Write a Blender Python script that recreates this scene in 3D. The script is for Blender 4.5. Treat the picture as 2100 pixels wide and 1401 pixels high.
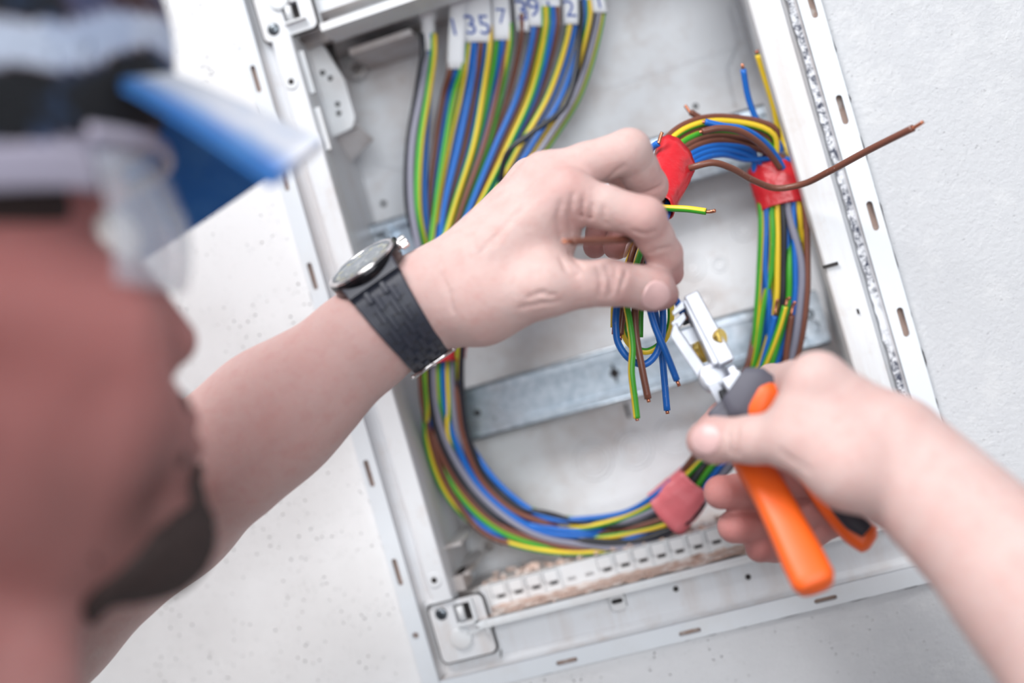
import bpy, bmesh, math, random
import numpy as np
from mathutils import Vector, Matrix
from mathutils.geometry import tessellate_polygon

for o in list(bpy.data.objects):
    bpy.data.objects.remove(o)
scene = bpy.context.scene
COL = scene.collection
random.seed(7)
rng = np.random.default_rng(11)

# ------------------------------------------------------------------ camera
F = 2400.0                       # focal length in pixels of the 2100 x 1401 frame
FRAME = np.array([0, 0, 1.45])   # point of the wall plane in the middle of the picture
YAW, ROLL, DIST = math.radians(9), math.radians(16), 0.73
fwd = np.array([-math.sin(YAW), math.cos(YAW), 0.0])
r0 = np.array([math.cos(YAW), math.sin(YAW), 0.0])
u0 = np.array([0, 0, 1.0])
right = math.cos(ROLL) * r0 - math.sin(ROLL) * u0
up = math.sin(ROLL) * r0 + math.cos(ROLL) * u0
R = np.stack([right, up, fwd], 1)
CAM = FRAME - DIST * fwd

cd = bpy.data.cameras.new('camera')
cam = bpy.data.objects.new('camera', cd)
COL.objects.link(cam)
M = Matrix(((right[0], up[0], -fwd[0], CAM[0]), (right[1], up[1], -fwd[1], CAM[1]),
            (right[2], up[2], -fwd[2], CAM[2]), (0, 0, 0, 1)))
cam.matrix_world = M
cd.sensor_width = 36.0
cd.lens = 36.0 * F / 2100.0
cd.clip_start = 0.01
cd.dof.use_dof = True
cd.dof.focus_distance = 0.645
cd.dof.aperture_fstop = 2.15
scene.camera = cam

# ------------------------------------------------------------------ light
world = bpy.data.worlds.new('world')
scene.world = world
world.use_nodes = True
bg = world.node_tree.nodes['Background']
bg.inputs[0].default_value = (0.86, 0.92, 1.0, 1)
bg.inputs[1].default_value = 0.22


def area(name, loc, target, size, power, col):
    ld = bpy.data.lights.new(name, 'AREA')
    ld.shape = 'RECTANGLE'
    ld.size, ld.size_y = size
    ld.energy = power
    ld.color = col
    o = bpy.data.objects.new(name, ld)
    COL.objects.link(o)
    o.location = loc
    d = Vector(target) - Vector(loc)
    o.rotation_euler = d.to_track_quat('-Z', 'Y').to_euler()
    return o


area('window_light', (-0.8, -1.8, 4.2), (0.0, 0, 1.40), (1.4, 1.4), 104, (1.0, 0.985, 0.97))
area('fill_light', (0.5, -2.25, 1.95), (0.0, 0, 1.38), (1.3, 1.3), 30, (0.95, 0.98, 1.0))  # added fill near the camera, brightens the box interior and arms
vs = scene.view_settings
vs.view_transform = 'Standard'
vs.look = 'None'
vs.gamma = 1.0
vs.use_curve_mapping = False
vs.exposure = 0.3


# ------------------------------------------------------------------ frames
def cp(px, py, z):
    """pixel of the photograph at z mm in front of the lens -> mm in the lens frame"""
    return np.array([(px - 1050) / F * z, -(py - 700.5) / F * z, z], float)


def c2w(p):
    return CAM + (np.asarray(p, float) / 1000.0) @ R.T


def at(px, py, y):
    """pixel -> world point at depth y mm behind the wall face"""
    d = R @ np.array([(px - 1050) / F, -(py - 700.5) / F, 1.0])
    return CAM + d * ((y / 1000.0 - CAM[1]) / d[1])


def pw(u, v, w):
    """panel millimetres (right, up, into the wall) -> world"""
    return np.array([u / 1000.0, w / 1000.0, 1.45 + v / 1000.0])


# ------------------------------------------------------------------ objects
def tag(o, label=None, cat=None, group=None, kind=None):
    if label: o['label'] = label
    if cat: o['category'] = cat
    if group: o['group'] = group
    if kind: o['kind'] = kind
    return o


def thing(name, loc, label, cat, group=None):
    o = bpy.data.objects.new(name, None)
    COL.objects.link(o)
    o.location = tuple(loc)
    o.empty_display_size = 0.02
    tag(o, label, cat, group)
    o['_b'] = [float(c) for c in loc]
    return o


def base_of(o):
    while o.parent: o = o.parent
    return np.array(o['_b'])


def obj(name, verts, faces, mat, parent=None, smooth=False, uvs=None, origin=None):
    V = np.asarray(verts, float)
    if parent is not None:
        b = base_of(parent)
    else:
        b = origin if origin is not None else np.array([(V[:, 0].min() + V[:, 0].max()) / 2,
                                                        (V[:, 1].min() + V[:, 1].max()) / 2, V[:, 2].min()])
    me = bpy.data.meshes.new(name)
    me.from_pydata((V - b).tolist(), [], faces if isinstance(faces, list) else faces.tolist())
    if uvs is not None:
        l = me.uv_layers.new(name='UVMap')
        l.data.foreach_set('uv', np.asarray(uvs, np.float32).ravel())
    if smooth:
        me.polygons.foreach_set('use_smooth', [True] * len(me.polygons))
    me.materials.append(mat)
    me.update()
    o = bpy.data.objects.new(name, me)
    COL.objects.link(o)
    if parent is not None:
        o.parent = parent
    else:
        o.location = tuple(b)
        o['_b'] = [float(c) for c in b]
    return o


class MB:
    """collects vertices and faces (world metres)"""
    def __init__(s):
        s.v, s.f = [], []

    def add(s, V, Fc):
        n = len(s.v)
        s.v.extend([tuple(map(float, p)) for p in V])
        s.f.extend([tuple(i + n for i in f) for f in Fc])
        return s

    def build(s, name, mat, parent=None, smooth=False, bevel=0, seg=2):
        o = obj(name, s.v, s.f, mat, parent, smooth)
        if bevel:
            bm = bmesh.new(); bm.from_mesh(o.data)
            bmesh.ops.remove_doubles(bm, verts=bm.verts, dist=1e-6)
            bmesh.ops.recalc_face_normals(bm, faces=bm.faces)
            es = [e for e in bm.edges if len(e.link_faces) == 2 and e.calc_face_angle(0) > 0.5]
            bmesh.ops.bevel(bm, geom=es, offset=bevel, segments=seg, affect='EDGES', profile=0.5, clamp_overlap=True)
            bm.to_mesh(o.data); bm.free()
        return o


def box_vf(c, ax, ay, az):
    """box from centre and three half-axis vectors"""
    c, ax, ay, az = (np.asarray(t, float) for t in (c, ax, ay, az))
    V = [c + sx * ax + sy * ay + sz * az for sx in (-1, 1) for sy in (-1, 1) for sz in (-1, 1)]
    Fc = [(0, 1, 3, 2), (4, 6, 7, 5), (0, 4, 5, 1), (2, 3, 7, 6), (0, 2, 6, 4), (1, 5, 7, 3)]
    if np.dot(np.cross(ax, ay), az) < 0:
        Fc = [f[::-1] for f in Fc]
    return V, Fc


def pbox(u0_, u1, v0, v1, w0, w1):
    c = pw((u0_ + u1) / 2, (v0 + v1) / 2, (w0 + w1) / 2)
    return box_vf(c, (abs(u1 - u0_) / 2e3, 0, 0), (0, abs(w1 - w0) / 2e3, 0), (0, 0, abs(v1 - v0) / 2e3))


def plate_vf(outer, holes, place, t0, t1):
    """flat plate with holes; outline in 2-d, place(a, b, t) -> world"""
    loops = [list(outer)] + [list(h) for h in holes]
    def area2(l): return sum(l[i][0] * l[(i + 1) % len(l)][1] - l[(i + 1) % len(l)][0] * l[i][1] for i in range(len(l)))
    loops = [l if (area2(l) > 0) == (k == 0) else l[::-1] for k, l in enumerate(loops)]
    tris = tessellate_polygon([[Vector((a, b, 0)) for a, b in l] for l in loops])
    flat = [p for l in loops for p in l]
    n = len(flat)
    V = [place(a, b, t0) for a, b in flat] + [place(a, b, t1) for a, b in flat]
    Fc = []
    for t in tris:
        a, b, c = (flat[i] for i in t)
        s = (b[0] - a[0]) * (c[1] - a[1]) - (b[1] - a[1]) * (c[0] - a[0])
        t = t if s > 0 else (t[0], t[2], t[1])
        Fc.append(tuple(t)); Fc.append((t[0] + n, t[2] + n, t[1] + n))
    k = 0
    for l in loops:
        m = len(l)
        for i in range(m):
            a, b = k + i, k + (i + 1) % m
            Fc.append((a, a + n, b + n, b))
        k += m
    return V, Fc


def circ(cx, cy, r, n=20):
    return [(cx + r * math.cos(2 * math.pi * i / n), cy + r * math.sin(2 * math.pi * i / n)) for i in range(n)]


def slot(cx, cy, hw, hl, n=6, vertical=True):
    pts = []
    for k in range(2):
        s = 1 if k == 0 else -1
        for i in range(n + 1):
            a = math.pi * i / n + (0 if k == 0 else math.pi)
            pts.append((cx + hw * math.cos(a), cy + s * (hl - hw) + hw * math.sin(a)))
    if not vertical:
        pts = [(cx + (y - cy), cy - (x - cx)) for x, y in pts]
    return pts


def rrect(x0, x1, y0, y1, r, n=4):
    pts = []
    for cx, cy, a0 in ((x1 - r, y0 + r, -90), (x1 - r, y1 - r, 0), (x0 + r, y1 - r, 90), (x0 + r, y0 + r, 180)):
        for i in range(n + 1):
            a = math.radians(a0 + 90 * i / n)
            pts.append((cx + r * math.cos(a), cy + r * math.sin(a)))
    return pts


def frames(P):
    """parallel-transport frames along a polyline"""
    P = np.asarray(P, float)
    T = np.gradient(P, axis=0)
    T /= np.linalg.norm(T, axis=1)[:, None] + 1e-12
    N = np.zeros_like(T)
    a = np.array([0, 1.0, 0]) if abs(T[0][1]) < 0.9 else np.array([1.0, 0, 0])
    N[0] = a - T[0] * np.dot(a, T[0]); N[0] /= np.linalg.norm(N[0])
    for i in range(1, len(P)):
        v = N[i - 1] - T[i] * np.dot(N[i - 1], T[i])
        N[i] = v / (np.linalg.norm(v) + 1e-12)
    return T, N, np.cross(T, N)


def tube(P, r, n=10, cap=True, twist=0.0, face=False, phase=0.0):
    """tube with uv (u along in metres, v around)"""
    P = np.asarray(P, float)
    r = np.broadcast_to(np.asarray(r, float), (len(P),))
    T, N, B = frames(P)
    if face:        # rings aligned to the wall normal, turning the stripe split towards the camera
        y = np.array([0, 1.0, 0])
        for i in range(len(P)):
            v = y - T[i] * (T[i] @ y)
            if np.linalg.norm(v) < .3 and i: v = N[i - 1] - T[i] * (N[i - 1] @ T[i])
            N[i] = v / (np.linalg.norm(v) + 1e-9)
        B = np.cross(T, N)
    L = np.concatenate([[0], np.cumsum(np.linalg.norm(np.diff(P, axis=0), axis=1))])
    V, Fc, UV = [], [], []
    for i in range(len(P)):
        for k in range(n):
            a = 2 * math.pi * k / n
            V.append(P[i] + r[i] * (math.cos(a) * N[i] + math.sin(a) * B[i]))
    for i in range(len(P) - 1):
        for k in range(n):
            k2 = (k + 1) % n
            Fc.append((i * n + k, i * n + k2, (i + 1) * n + k2, (i + 1) * n + k))
            for (ii, kk) in ((i, k), (i, k + 1), (i + 1, k + 1), (i + 1, k)):
                UV.append((L[ii], kk / n + twist * L[ii] + phase))
    if cap:
        for i, rev in ((0, True), (len(P) - 1, False)):
            c = len(V); V.append(P[i])
            for k in range(n):
                a, b = i * n + k, i * n + (k + 1) % n
                Fc.append((c, b, a) if rev else (c, a, b))
                UV += [(L[i], 0.5)] * 3
    return V, Fc, UV


def spline(pts, per=8):
    P = np.asarray(pts, float)
    P = np.vstack([2 * P[0] - P[1], P, 2 * P[-1] - P[-2]])
    out = []
    for i in range(1, len(P) - 2):
        p0, p1, p2, p3 = P[i - 1:i + 3]
        d = [max(np.linalg.norm(b - a), 1e-9) ** 0.5 for a, b in ((p0, p1), (p1, p2), (p2, p3))]
        m1 = (p1 - p0) / d[0] - (p2 - p0) / (d[0] + d[1]) + (p2 - p1) / d[1]
        m2 = (p2 - p1) / d[1] - (p3 - p1) / (d[1] + d[2]) + (p3 - p2) / d[2]
        m1, m2 = m1 * d[1], m2 * d[1]
        for k in range(per):
            t = k / per
            out.append((2 * t**3 - 3 * t**2 + 1) * p1 + (t**3 - 2 * t**2 + t) * m1 +
                       (-2 * t**3 + 3 * t**2) * p2 + (t**3 - t**2) * m2)
    out.append(P[-2])
    return np.array(out)


def sweep(P, widths, depths, e_dir, n=16, power=4.0, round_end=0.0):
    """super-elliptic bar along P; e_dir = preferred width direction"""
    P = np.asarray(P, float)
    T = np.gradient(P, axis=0); T /= np.linalg.norm(T, axis=1)[:, None]
    V, Fc = [], []
    for i in range(len(P)):
        e = np.asarray(e_dir, float); e = e - T[i] * np.dot(e, T[i]); e /= np.linalg.norm(e)
        b = np.cross(T[i], e)
        for k in range(n):
            a = 2 * math.pi * (k + .5) / n
            c, s = math.cos(a), math.sin(a)
            x = math.copysign(abs(c) ** (2 / power), c) * widths[i]
            y = math.copysign(abs(s) ** (2 / power), s) * depths[i]
            V.append(P[i] + x * e + y * b)
    for i in range(len(P) - 1):
        for k in range(n):
            k2 = (k + 1) % n
            Fc.append((i * n + k, i * n + k2, (i + 1) * n + k2, (i + 1) * n + k))
    Fc.append(tuple(range(n))[::-1])
    Fc.append(tuple((len(P) - 1) * n + k for k in range(n)))
    return V, Fc


def lathe(base, axis, prof, n=24):
    """prof = list of (height, radius) along axis"""
    axis = np.array(axis, float); axis /= np.linalg.norm(axis)
    a = np.array([1.0, 0, 0]) if abs(axis[0]) < .8 else np.array([0, 1.0, 0])
    e = a - axis * np.dot(a, axis); e /= np.linalg.norm(e)
    b = np.cross(axis, e)
    V, Fc = [], []
    for h, r in prof:
        for k in range(n):
            t = 2 * math.pi * k / n
            V.append(np.asarray(base) + h * axis + r * (math.cos(t) * e + math.sin(t) * b))
    for i in range(len(prof) - 1):
        for k in range(n):
            k2 = (k + 1) % n
            Fc.append((i * n + k, i * n + k2, (i + 1) * n + k2, (i + 1) * n + k))
    Fc.append(tuple(range(n))[::-1])
    Fc.append(tuple((len(prof) - 1) * n + k for k in range(n)))
    return V, Fc


# ------------------------------------------------------------------ materials
def srgb(r, g, b):
    f = lambda c: c / 255 / 12.92 if c / 255 <= 0.04045 else ((c / 255 + 0.055) / 1.055) ** 2.4
    return (f(r), f(g), f(b), 1)


class Mat:
    def __init__(s, name, col, rough=0.5, metal=0.0):
        s.m = bpy.data.materials.new(name); s.m.use_nodes = True
        s.t = s.m.node_tree; s.n = s.t.nodes
        s.b = s.n['Principled BSDF']
        s.b.inputs['Base Color'].default_value = col
        s.b.inputs['Roughness'].default_value = rough
        s.b.inputs['Metallic'].default_value = metal
        s.col = None
        s.c0 = col
        s.tc = s.n.new('ShaderNodeTexCoord')
        s.h = None

    def link(s, a, b): s.t.links.new(a, b)

    def noise(s, scale, detail=4, rough=0.6, stretch=None, coord='Object'):
        nz = s.n.new('ShaderNodeTexNoise')
        nz.inputs['Scale'].default_value = scale
        nz.inputs['Detail'].default_value = detail
        nz.inputs['Roughness'].default_value = rough
        if stretch:
            mp = s.n.new('ShaderNodeMapping'); mp.inputs['Scale'].default_value = stretch
            s.link(s.tc.outputs[coord], mp.inputs[0]); s.link(mp.outputs[0], nz.inputs['Vector'])
        else:
            s.link(s.tc.outputs[coord], nz.inputs['Vector'])
        return nz.outputs['Fac']

    def voro(s, scale, feature='F1', rnd=1.0):
        v = s.n.new('ShaderNodeTexVoronoi'); v.feature = feature
        v.inputs['Scale'].default_value = scale
        v.inputs['Randomness'].default_value = rnd
        s.link(s.tc.outputs['Object'], v.inputs['Vector'])
        return v.outputs['Distance']

    def ramp(s, fac, stops):
        r = s.n.new('ShaderNodeValToRGB')
        e = r.color_ramp.elements
        while len(e) < len(stops): e.new(0.5)
        for i, (p, c) in enumerate(stops):
            e[i].position = p
            e[i].color = c if len(c) == 4 else (*c, 1)
        s.link(fac, r.inputs[0])
        return r.outputs[0]

    def math(s, op, a, b=None):
        m = s.n.new('ShaderNodeMath'); m.operation = op
        for i, x in enumerate((a, b)):
            if x is None: continue
            if isinstance(x, (int, float)): m.inputs[i].default_value = x
            else: s.link(x, m.inputs[i])
        return m.outputs[0]

    def mix(s, fac, col, blend='MIX'):
        """mix the running base colour with col by fac"""
        m = s.n.new('ShaderNodeMix'); m.data_type = 'RGBA'; m.blend_type = blend
        if isinstance(fac, (int, float)): m.inputs[0].default_value = fac
        else: s.link(fac, m.inputs[0])
        if s.col is None: m.inputs[6].default_value = s.c0
        else: s.link(s.col, m.inputs[6])
        if isinstance(col, tuple): m.inputs[7].default_value = col
        else: s.link(col, m.inputs[7])
        s.col = m.outputs[2]
        s.link(s.col, s.b.inputs['Base Color'])
        return s

    def mask(s, fac, lo, hi):
        r = s.n.new('ShaderNodeMapRange')
        r.inputs[1].default_value, r.inputs[2].default_value = lo, hi
        s.link(fac, r.inputs[0])
        return r.outputs[0]

    def bump(s, h, strength=0.3, dist=0.001):
        b = s.n.new('ShaderNodeBump')
        b.inputs['Strength'].default_value = strength
        b.inputs['Distance'].default_value = dist
        s.link(h, b.inputs['Height'])
        if s.h is not None: s.link(s.h, b.inputs['Normal'])
        s.h = b.outputs[0]
        s.link(s.h, s.b.inputs['Normal'])
        return s

    def uv(s):
        x = s.n.new('ShaderNodeSeparateXYZ'); s.link(s.tc.outputs['UV'], x.inputs[0]); return x.outputs

    def pos(s, coord='Object'):
        x = s.n.new('ShaderNodeSeparateXYZ'); s.link(s.tc.outputs[coord], x.inputs[0]); return x.outputs


def simple(name, col, rough=.5, metal=0., var=0.0, vscale=60, bump=0.0, bscale=400, dark=None):
    m = Mat(name, col, rough, metal)
    if var:
        d = dark or tuple(c * (1 - var) for c in col[:3]) + (1,)
        m.mix(m.mask(m.noise(vscale), .38, .68), d)
    if bump:
        m.bump(m.noise(bscale), bump, 0.0006)
    return m.m


# plaster of the wall
wm = Mat('white_plaster', srgb(236, 236, 238), 0.9)
wx = wm.pos()
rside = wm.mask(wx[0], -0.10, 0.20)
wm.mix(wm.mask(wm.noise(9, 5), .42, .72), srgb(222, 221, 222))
wm.mix(wm.math('MULTIPLY', rside, .75), srgb(212, 214, 219))  # darker right half: weaker light painted into the plaster colour
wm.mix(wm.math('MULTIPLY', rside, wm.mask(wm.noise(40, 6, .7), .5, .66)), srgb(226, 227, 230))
pit = wm.mask(wm.voro(190), 0.16, 0.07)
pitn = wm.mask(wm.noise(34, 3), .42, .58)
pit = wm.math('MAXIMUM', pit, wm.mask(wm.voro(430), 0.13, 0.05))
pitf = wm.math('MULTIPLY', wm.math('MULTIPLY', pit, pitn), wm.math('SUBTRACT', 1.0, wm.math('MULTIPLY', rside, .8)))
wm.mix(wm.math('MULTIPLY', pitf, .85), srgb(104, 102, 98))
crk = wm.mask(wm.noise(14, 6, .75), .0, 1.0)
crack = wm.mask(wm.math('ABSOLUTE', wm.math('SUBTRACT', crk, .5)), .006, .0)
crf = wm.math('MULTIPLY', wm.math('MULTIPLY', crack, wm.mask(wm.noise(7, 2), .58, .64)), wm.math('SUBTRACT', 1.0, rside))
wm.mix(wm.math('MULTIPLY', crf, .8), srgb(90, 90, 90))
rough_h = wm.math('MULTIPLY', wm.noise(230, 8, .75), wm.math('ADD', wm.math('MULTIPLY', rside, 1.0), .12))
wm.bump(rough_h, .6, .0028)
wm.bump(wm.math('MULTIPLY', wm.math('ADD', pitf, crf), -1.0), .8, .0015)
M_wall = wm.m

# grey box plastic with builder's dust
def dusty(name, col, dust, amt, stretch=None, rough=.42):
    m = Mat(name, col, rough)
    m.mix(m.math('MULTIPLY', m.mask(m.noise(16, 6, .65, stretch), .46, .72), amt), dust)
    m.mix(m.math('MULTIPLY', m.mask(m.noise(52, 5, .7), .55, .75), amt * .6), dust)
    m.mix(m.math('MULTIPLY', m.mask(m.noise(11, 3), .55, .75), .35), srgb(236, 238, 242))
    m.bump(m.noise(500, 3), .06, .0004)
    return m.m


M_frame = dusty('grey_plastic_frame', srgb(222, 224, 228), srgb(190, 172, 160), .5, (3, 3, .35))
M_back = dusty('grey_plastic_back', srgb(226, 228, 232), srgb(176, 155, 143), .6)
M_side = dusty('grey_plastic_side', srgb(204, 201, 201), srgb(150, 128, 116), .85)
M_tray = dusty('pale_plastic_tray', srgb(224, 227, 230), srgb(198, 176, 164), .35)
M_flange = dusty('pale_metal_flange', srgb(222, 227, 233), srgb(204, 200, 196), .3)
M_dark = simple('dark_recess', srgb(48, 44, 44), .8)  # its dark tone paints the shade inside holes and gaps
sp = Mat('plaster_stained_strip', srgb(60, 64, 82), .8)
sp.mix(sp.mask(sp.noise(330, 6, .8), .43, .55), srgb(226, 228, 233))
sp.mix(sp.mask(sp.noise(22, 3), .58, .66), srgb(224, 227, 232))
sp.bump(sp.noise(260, 6, .8), .5, .001)
M_strip = sp.m
gz = Mat('galvanised_steel', srgb(186, 196, 206), .36, .85)
gz.mix(gz.mask(gz.noise(240, 3), .35, .7), srgb(150, 163, 176))
gz.mix(gz.math('MULTIPLY', gz.mask(gz.noise(30, 4), .5, .8), .4), srgb(190, 176, 168))
gz.bump(gz.noise(600, 2), .06, .0003)
M_zinc = gz.m
M_screw = simple('screw_steel', srgb(110, 116, 122), .3, .9)
rb = Mat('brick_rubble', srgb(198, 172, 160), .95)
rb.mix(rb.mask(rb.noise(90, 3), .5, .62), srgb(222, 210, 204))
rb.mix(rb.mask(rb.noise(60, 3), .60, .72), srgb(158, 122, 108))
rb.bump(rb.noise(500, 4), .5, .001)
M_rubble = rb.m

# wires
def wire_mat(name, col, col2=None):
    m = Mat(name, col, .38)
    if col2 is not None:
        v = m.uv()[1]
        fr = m.math('FRACT', v)
        # two green and two yellow quarters
        tri = m.math('ABSOLUTE', m.math('SUBTRACT', m.math('FRACT', m.math('ADD', fr, .27)), .5))
        m.mix(m.mask(tri, .235, .255), col2)
    m.mix(m.math('MULTIPLY', m.mask(m.noise(420, 5, .8), .64, .70), .35), srgb(226, 222, 216))
    m.bump(m.noise(700, 3), .08, .0004)
    m.b.inputs['Specular IOR Level'].default_value = .45
    return m.m


WM = {'brown': wire_mat('brown_pvc', srgb(118, 72, 58)), 'blue': wire_mat('blue_pvc', srgb(24, 102, 190)),
      'gy': wire_mat('green_yellow_pvc', srgb(236, 200, 52), srgb(66, 160, 44)),
      'black': wire_mat('black_pvc', srgb(38, 40, 48)), 'grey': wire_mat('grey_pvc', srgb(134, 134, 150))}
CN = {'brown': 'brown', 'blue': 'blue', 'gy': 'green and yellow', 'black': 'black', 'grey': 'grey'}
M_copper = simple('bare_copper', srgb(214, 140, 110), .3, .9, .25, 900)
tp = Mat('red_pvc_tape', srgb(206, 36, 46), .3)
tp.mix(tp.mask(tp.noise(45, 4), .5, .75), srgb(172, 22, 34))
tp.bump(tp.noise(60, 4, .6, (1, 1, 1)), .5, .003)
tp.b.inputs['Specular IOR Level'].default_value = .6
M_tape = tp.m
pk = Mat('faded_pink_tape', srgb(240, 124, 132), .35)
pk.mix(pk.mask(pk.noise(40, 4), .45, .75), srgb(242, 150, 156))
pk.bump(pk.noise(70, 4), .4, .003)
M_pink = pk.m
sl = Mat('white_paper_sleeve', srgb(238, 240, 244), .6)
sl.mix(sl.mask(sl.noise(30), .5, .8), srgb(222, 224, 230))
M_sleeve = sl.m
M_ink = simple('blue_ink', srgb(64, 92, 168), .6)
M_conduit = simple('white_conduit_plastic', srgb(232, 234, 238), .4, 0, .06)

# skin
sk = Mat('skin', srgb(208, 180, 175), .5)
at_n = sk.n.new('ShaderNodeAttribute'); at_n.attribute_name = 'redness_and_face_shade'
sk.mix(sk.math('MULTIPLY', sk.mask(sk.noise(60, 5), .38, .68), .55), srgb(204, 164, 158))
sk.mix(sk.math('MULTIPLY', sk.mask(sk.noise(160, 4), .5, .7), .3), srgb(196, 144, 138))
sk.mix(at_n.outputs['Fac'], srgb(182, 104, 101))
st_n = sk.n.new('ShaderNodeAttribute'); st_n.attribute_name = 'stubble'
sk.mix(sk.math('MULTIPLY', st_n.outputs['Fac'], .9), srgb(84, 60, 56))
sk.mix(sk.math('MULTIPLY', sk.mask(sk.voro(420), .12, .04), .10), srgb(150, 96, 84))
sk.bump(sk.noise(1100, 4, .7), .45, .0009)
sk.bump(sk.noise(330, 3, .6), .25, .0014)
sk.b.inputs['Subsurface Weight'].default_value = .22
sk.b.inputs['Subsurface Radius'].default_value = (1.0, .35, .2)
sk.b.inputs['Subsurface Scale'].default_value = .0025
sk.b.inputs['Specular IOR Level'].default_value = .35
M_skin = sk.m
M_nail = simple('fingernail', srgb(218, 180, 178), .35, 0, .06, 200)
M_hair = simple('dark_brown_hair', srgb(58, 44, 42), .8, 0, .4, 300, .8, 500)
M_eye = simple('eye_white', srgb(230, 226, 222), .2)

# ================================================================== wall
UL, UR, VB, VT = -116.0, 234.0, -206.0, 276.0      # outer edge of the box frame
IL, IR, IB, IT = -82.0, 194.0, -150.0, 222.0       # opening
DEEP = 96.0


def jag(a, b, n, amp, fixed, vertical):
    out = []
    for i in range(n):
        t = a + (b - a) * i / n
        j = fixed + rng.uniform(-amp, amp)
        out.append((j, t) if vertical else (t, j))
    return out


hole = (jag(UL - 1, UR + 1, 60, 1.2, VB - .5, False) + jag(VB, VT, 80, 1.2, UR + .5, True) +
        jag(UR + 1, UL - 1, 60, 1.2, VT + .5, False) + jag(VT, VB, 80, 1.2, UL - .5, True))
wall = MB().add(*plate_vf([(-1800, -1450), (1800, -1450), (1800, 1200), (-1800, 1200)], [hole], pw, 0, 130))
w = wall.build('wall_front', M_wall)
tag(w, 'white plastered wall around the distribution box', 'wall', kind='structure')

flr = Mat('concrete_floor', srgb(150, 148, 146), .85)
flr.mix(flr.mask(flr.noise(6, 6), .4, .7), srgb(128, 126, 124))
tag(MB().add(*box_vf((0, -1.6, -.05), (1.8, 0, 0), (0, 1.6, 0), (0, 0, .05))).build('floor', flr.m), 'grey concrete floor under the wall', 'floor', kind='structure')

# ================================================================== distribution box
BOX = thing('distribution_box', pw(59, VB, 50), 'open grey plastic electrical distribution box set into the plaster', 'box')

# mounting flanges with slots
lsl = [-121 + 65.3 * i for i in range(7)]
rsl = [-118 + 65.3 * i for i in range(7)]
fl = MB().add(*plate_vf([(UL, VB), (UL + 11, VB + 4), (UL + 11, VT - 4), (UL, VT)],
                        [slot(UL + 4.6, v, 1.7, 9) for v in lsl] + [circ(UL + 4.6, -163, 2.2, 12)], pw, -3.5, -.5))
tag(fl.build('mounting_flange', M_flange, BOX), 'left slotted flange')
fl = MB().add(*plate_vf([(UR - 13, VB + 4), (UR, VB), (UR, VT), (UR - 13, VT - 4)],
                        [slot(UR - 5.5, v, 1.9, 9) for v in rsl], pw, -3.5, -.5))
tag(fl.build('mounting_flange', M_flange, BOX), 'right slotted flange')
fl = MB().add(*plate_vf([(UL + 11.3, VB), (UR - 13.3, VB), (UR - 13.3, VB + 11), (UL + 11.3, VB + 11)],
                        [slot(u, VB + 4.6, 1.5, 7, vertical=False) for u in (-22, 57, 141)], pw, -3.3, -.5))
tag(fl.build('mounting_flange', M_flange, BOX), 'bottom slotted flange')
fl = MB().add(*plate_vf([(UL + 11.3, VT - 11), (UR - 13.3, VT - 11), (UR - 13.3, VT), (UL + 11.3, VT)],
                        [slot(u, VT - 4.6, 1.8, 11, vertical=False) for u in (-22, 57, 141)], pw, -3.3, -.5))
fl.build('mounting_flange', M_flange, BOX)
# what lies behind the slots
sb = MB()
for a in ((UL, UL + 11, VB, VT), (UR - 13, UR, VB, VT), (UL + 11, UR - 13, VB, VB + 11), (UL + 11, UR - 13, VT - 11, VT)):
    sb.add(*pbox(*a, 3, 5))
sb.build('flange_backing', M_rubble, BOX)


# frame: each side is its own moulded profile (distance inwards from the outer edge, depth)
def side(prof, a0, a1, kind, name, mat):
    V, Fc = [], []
    n = len(prof)
    for t in (a0, a1):
        for d, w_ in prof:
            V.append({'l': lambda: pw(UL + d, t, w_), 'r': lambda: pw(UR - d, t, w_),
                      'b': lambda: pw(t, VB + d, w_), 't': lambda: pw(t, VT - d, w_)}[kind]())
    for i in range(n - 1):
        Fc.append((i, i + 1, n + i + 1, n + i) if kind in 'rb' else (i, n + i, n + i + 1, i + 1))
    return obj(name, V, Fc, mat, BOX)


rim = [(10.5, 4), (11.3, -1.8), (12.3, 5), (13.5, 6.5), (16, 8.4)]
side(rim, VB, VT, 'l', 'border_rim', M_frame)
side([(a + 2, b_) for a, b_ in rim], VB, VT, 'r', 'border_rim', M_frame)
side(rim + [(40, 8.6)], UL + 14, UR - 16, 'b', 'border_rim', M_frame)
side(rim + [(40, 8.6)], UL + 14, UR - 16, 't', 'border_rim', M_frame)
LED = [(15.5, 8.4), (18, 7.5), (20, 3), (21, -1), (33.2, -1.8), (34, -.5), (34.2, 14), (33, 14.5), (30, DEEP)]
side(LED, -146, IT + 4, 'l', 'border_ledge', M_frame)
side([(17, 8.4), (19, 4.5), (21, 2), (22, -1), (39, -1.8), (40, -.5), (40.2, 14), (39, 14.5), (36, DEEP)], IB, IT + 4, 'r', 'border_ledge', M_frame)
for kind, q, t0, t1 in (('b', [(40, 8.6), (40, 28.5), (57, 28.5), (56.5, 30), (52, DEEP)], IL - 4, IR + 4), ('t', [(40, 8.6), (40, 30.5), (52, 30.5), (51, 32), (48, DEEP)], IL - 4, IR + 4)):
    side(q, t0, t1, kind, 'inner_side', M_side)
MB().add(*plate_vf([(UL + 15.5, -146.5), (UL + 34.2, -146.5), (UL + 34.2, -145.5), (UL + 15.5, -145.5)], [], pw, -1.5, 9)).build('ledge_end', M_frame, BOX)
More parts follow.
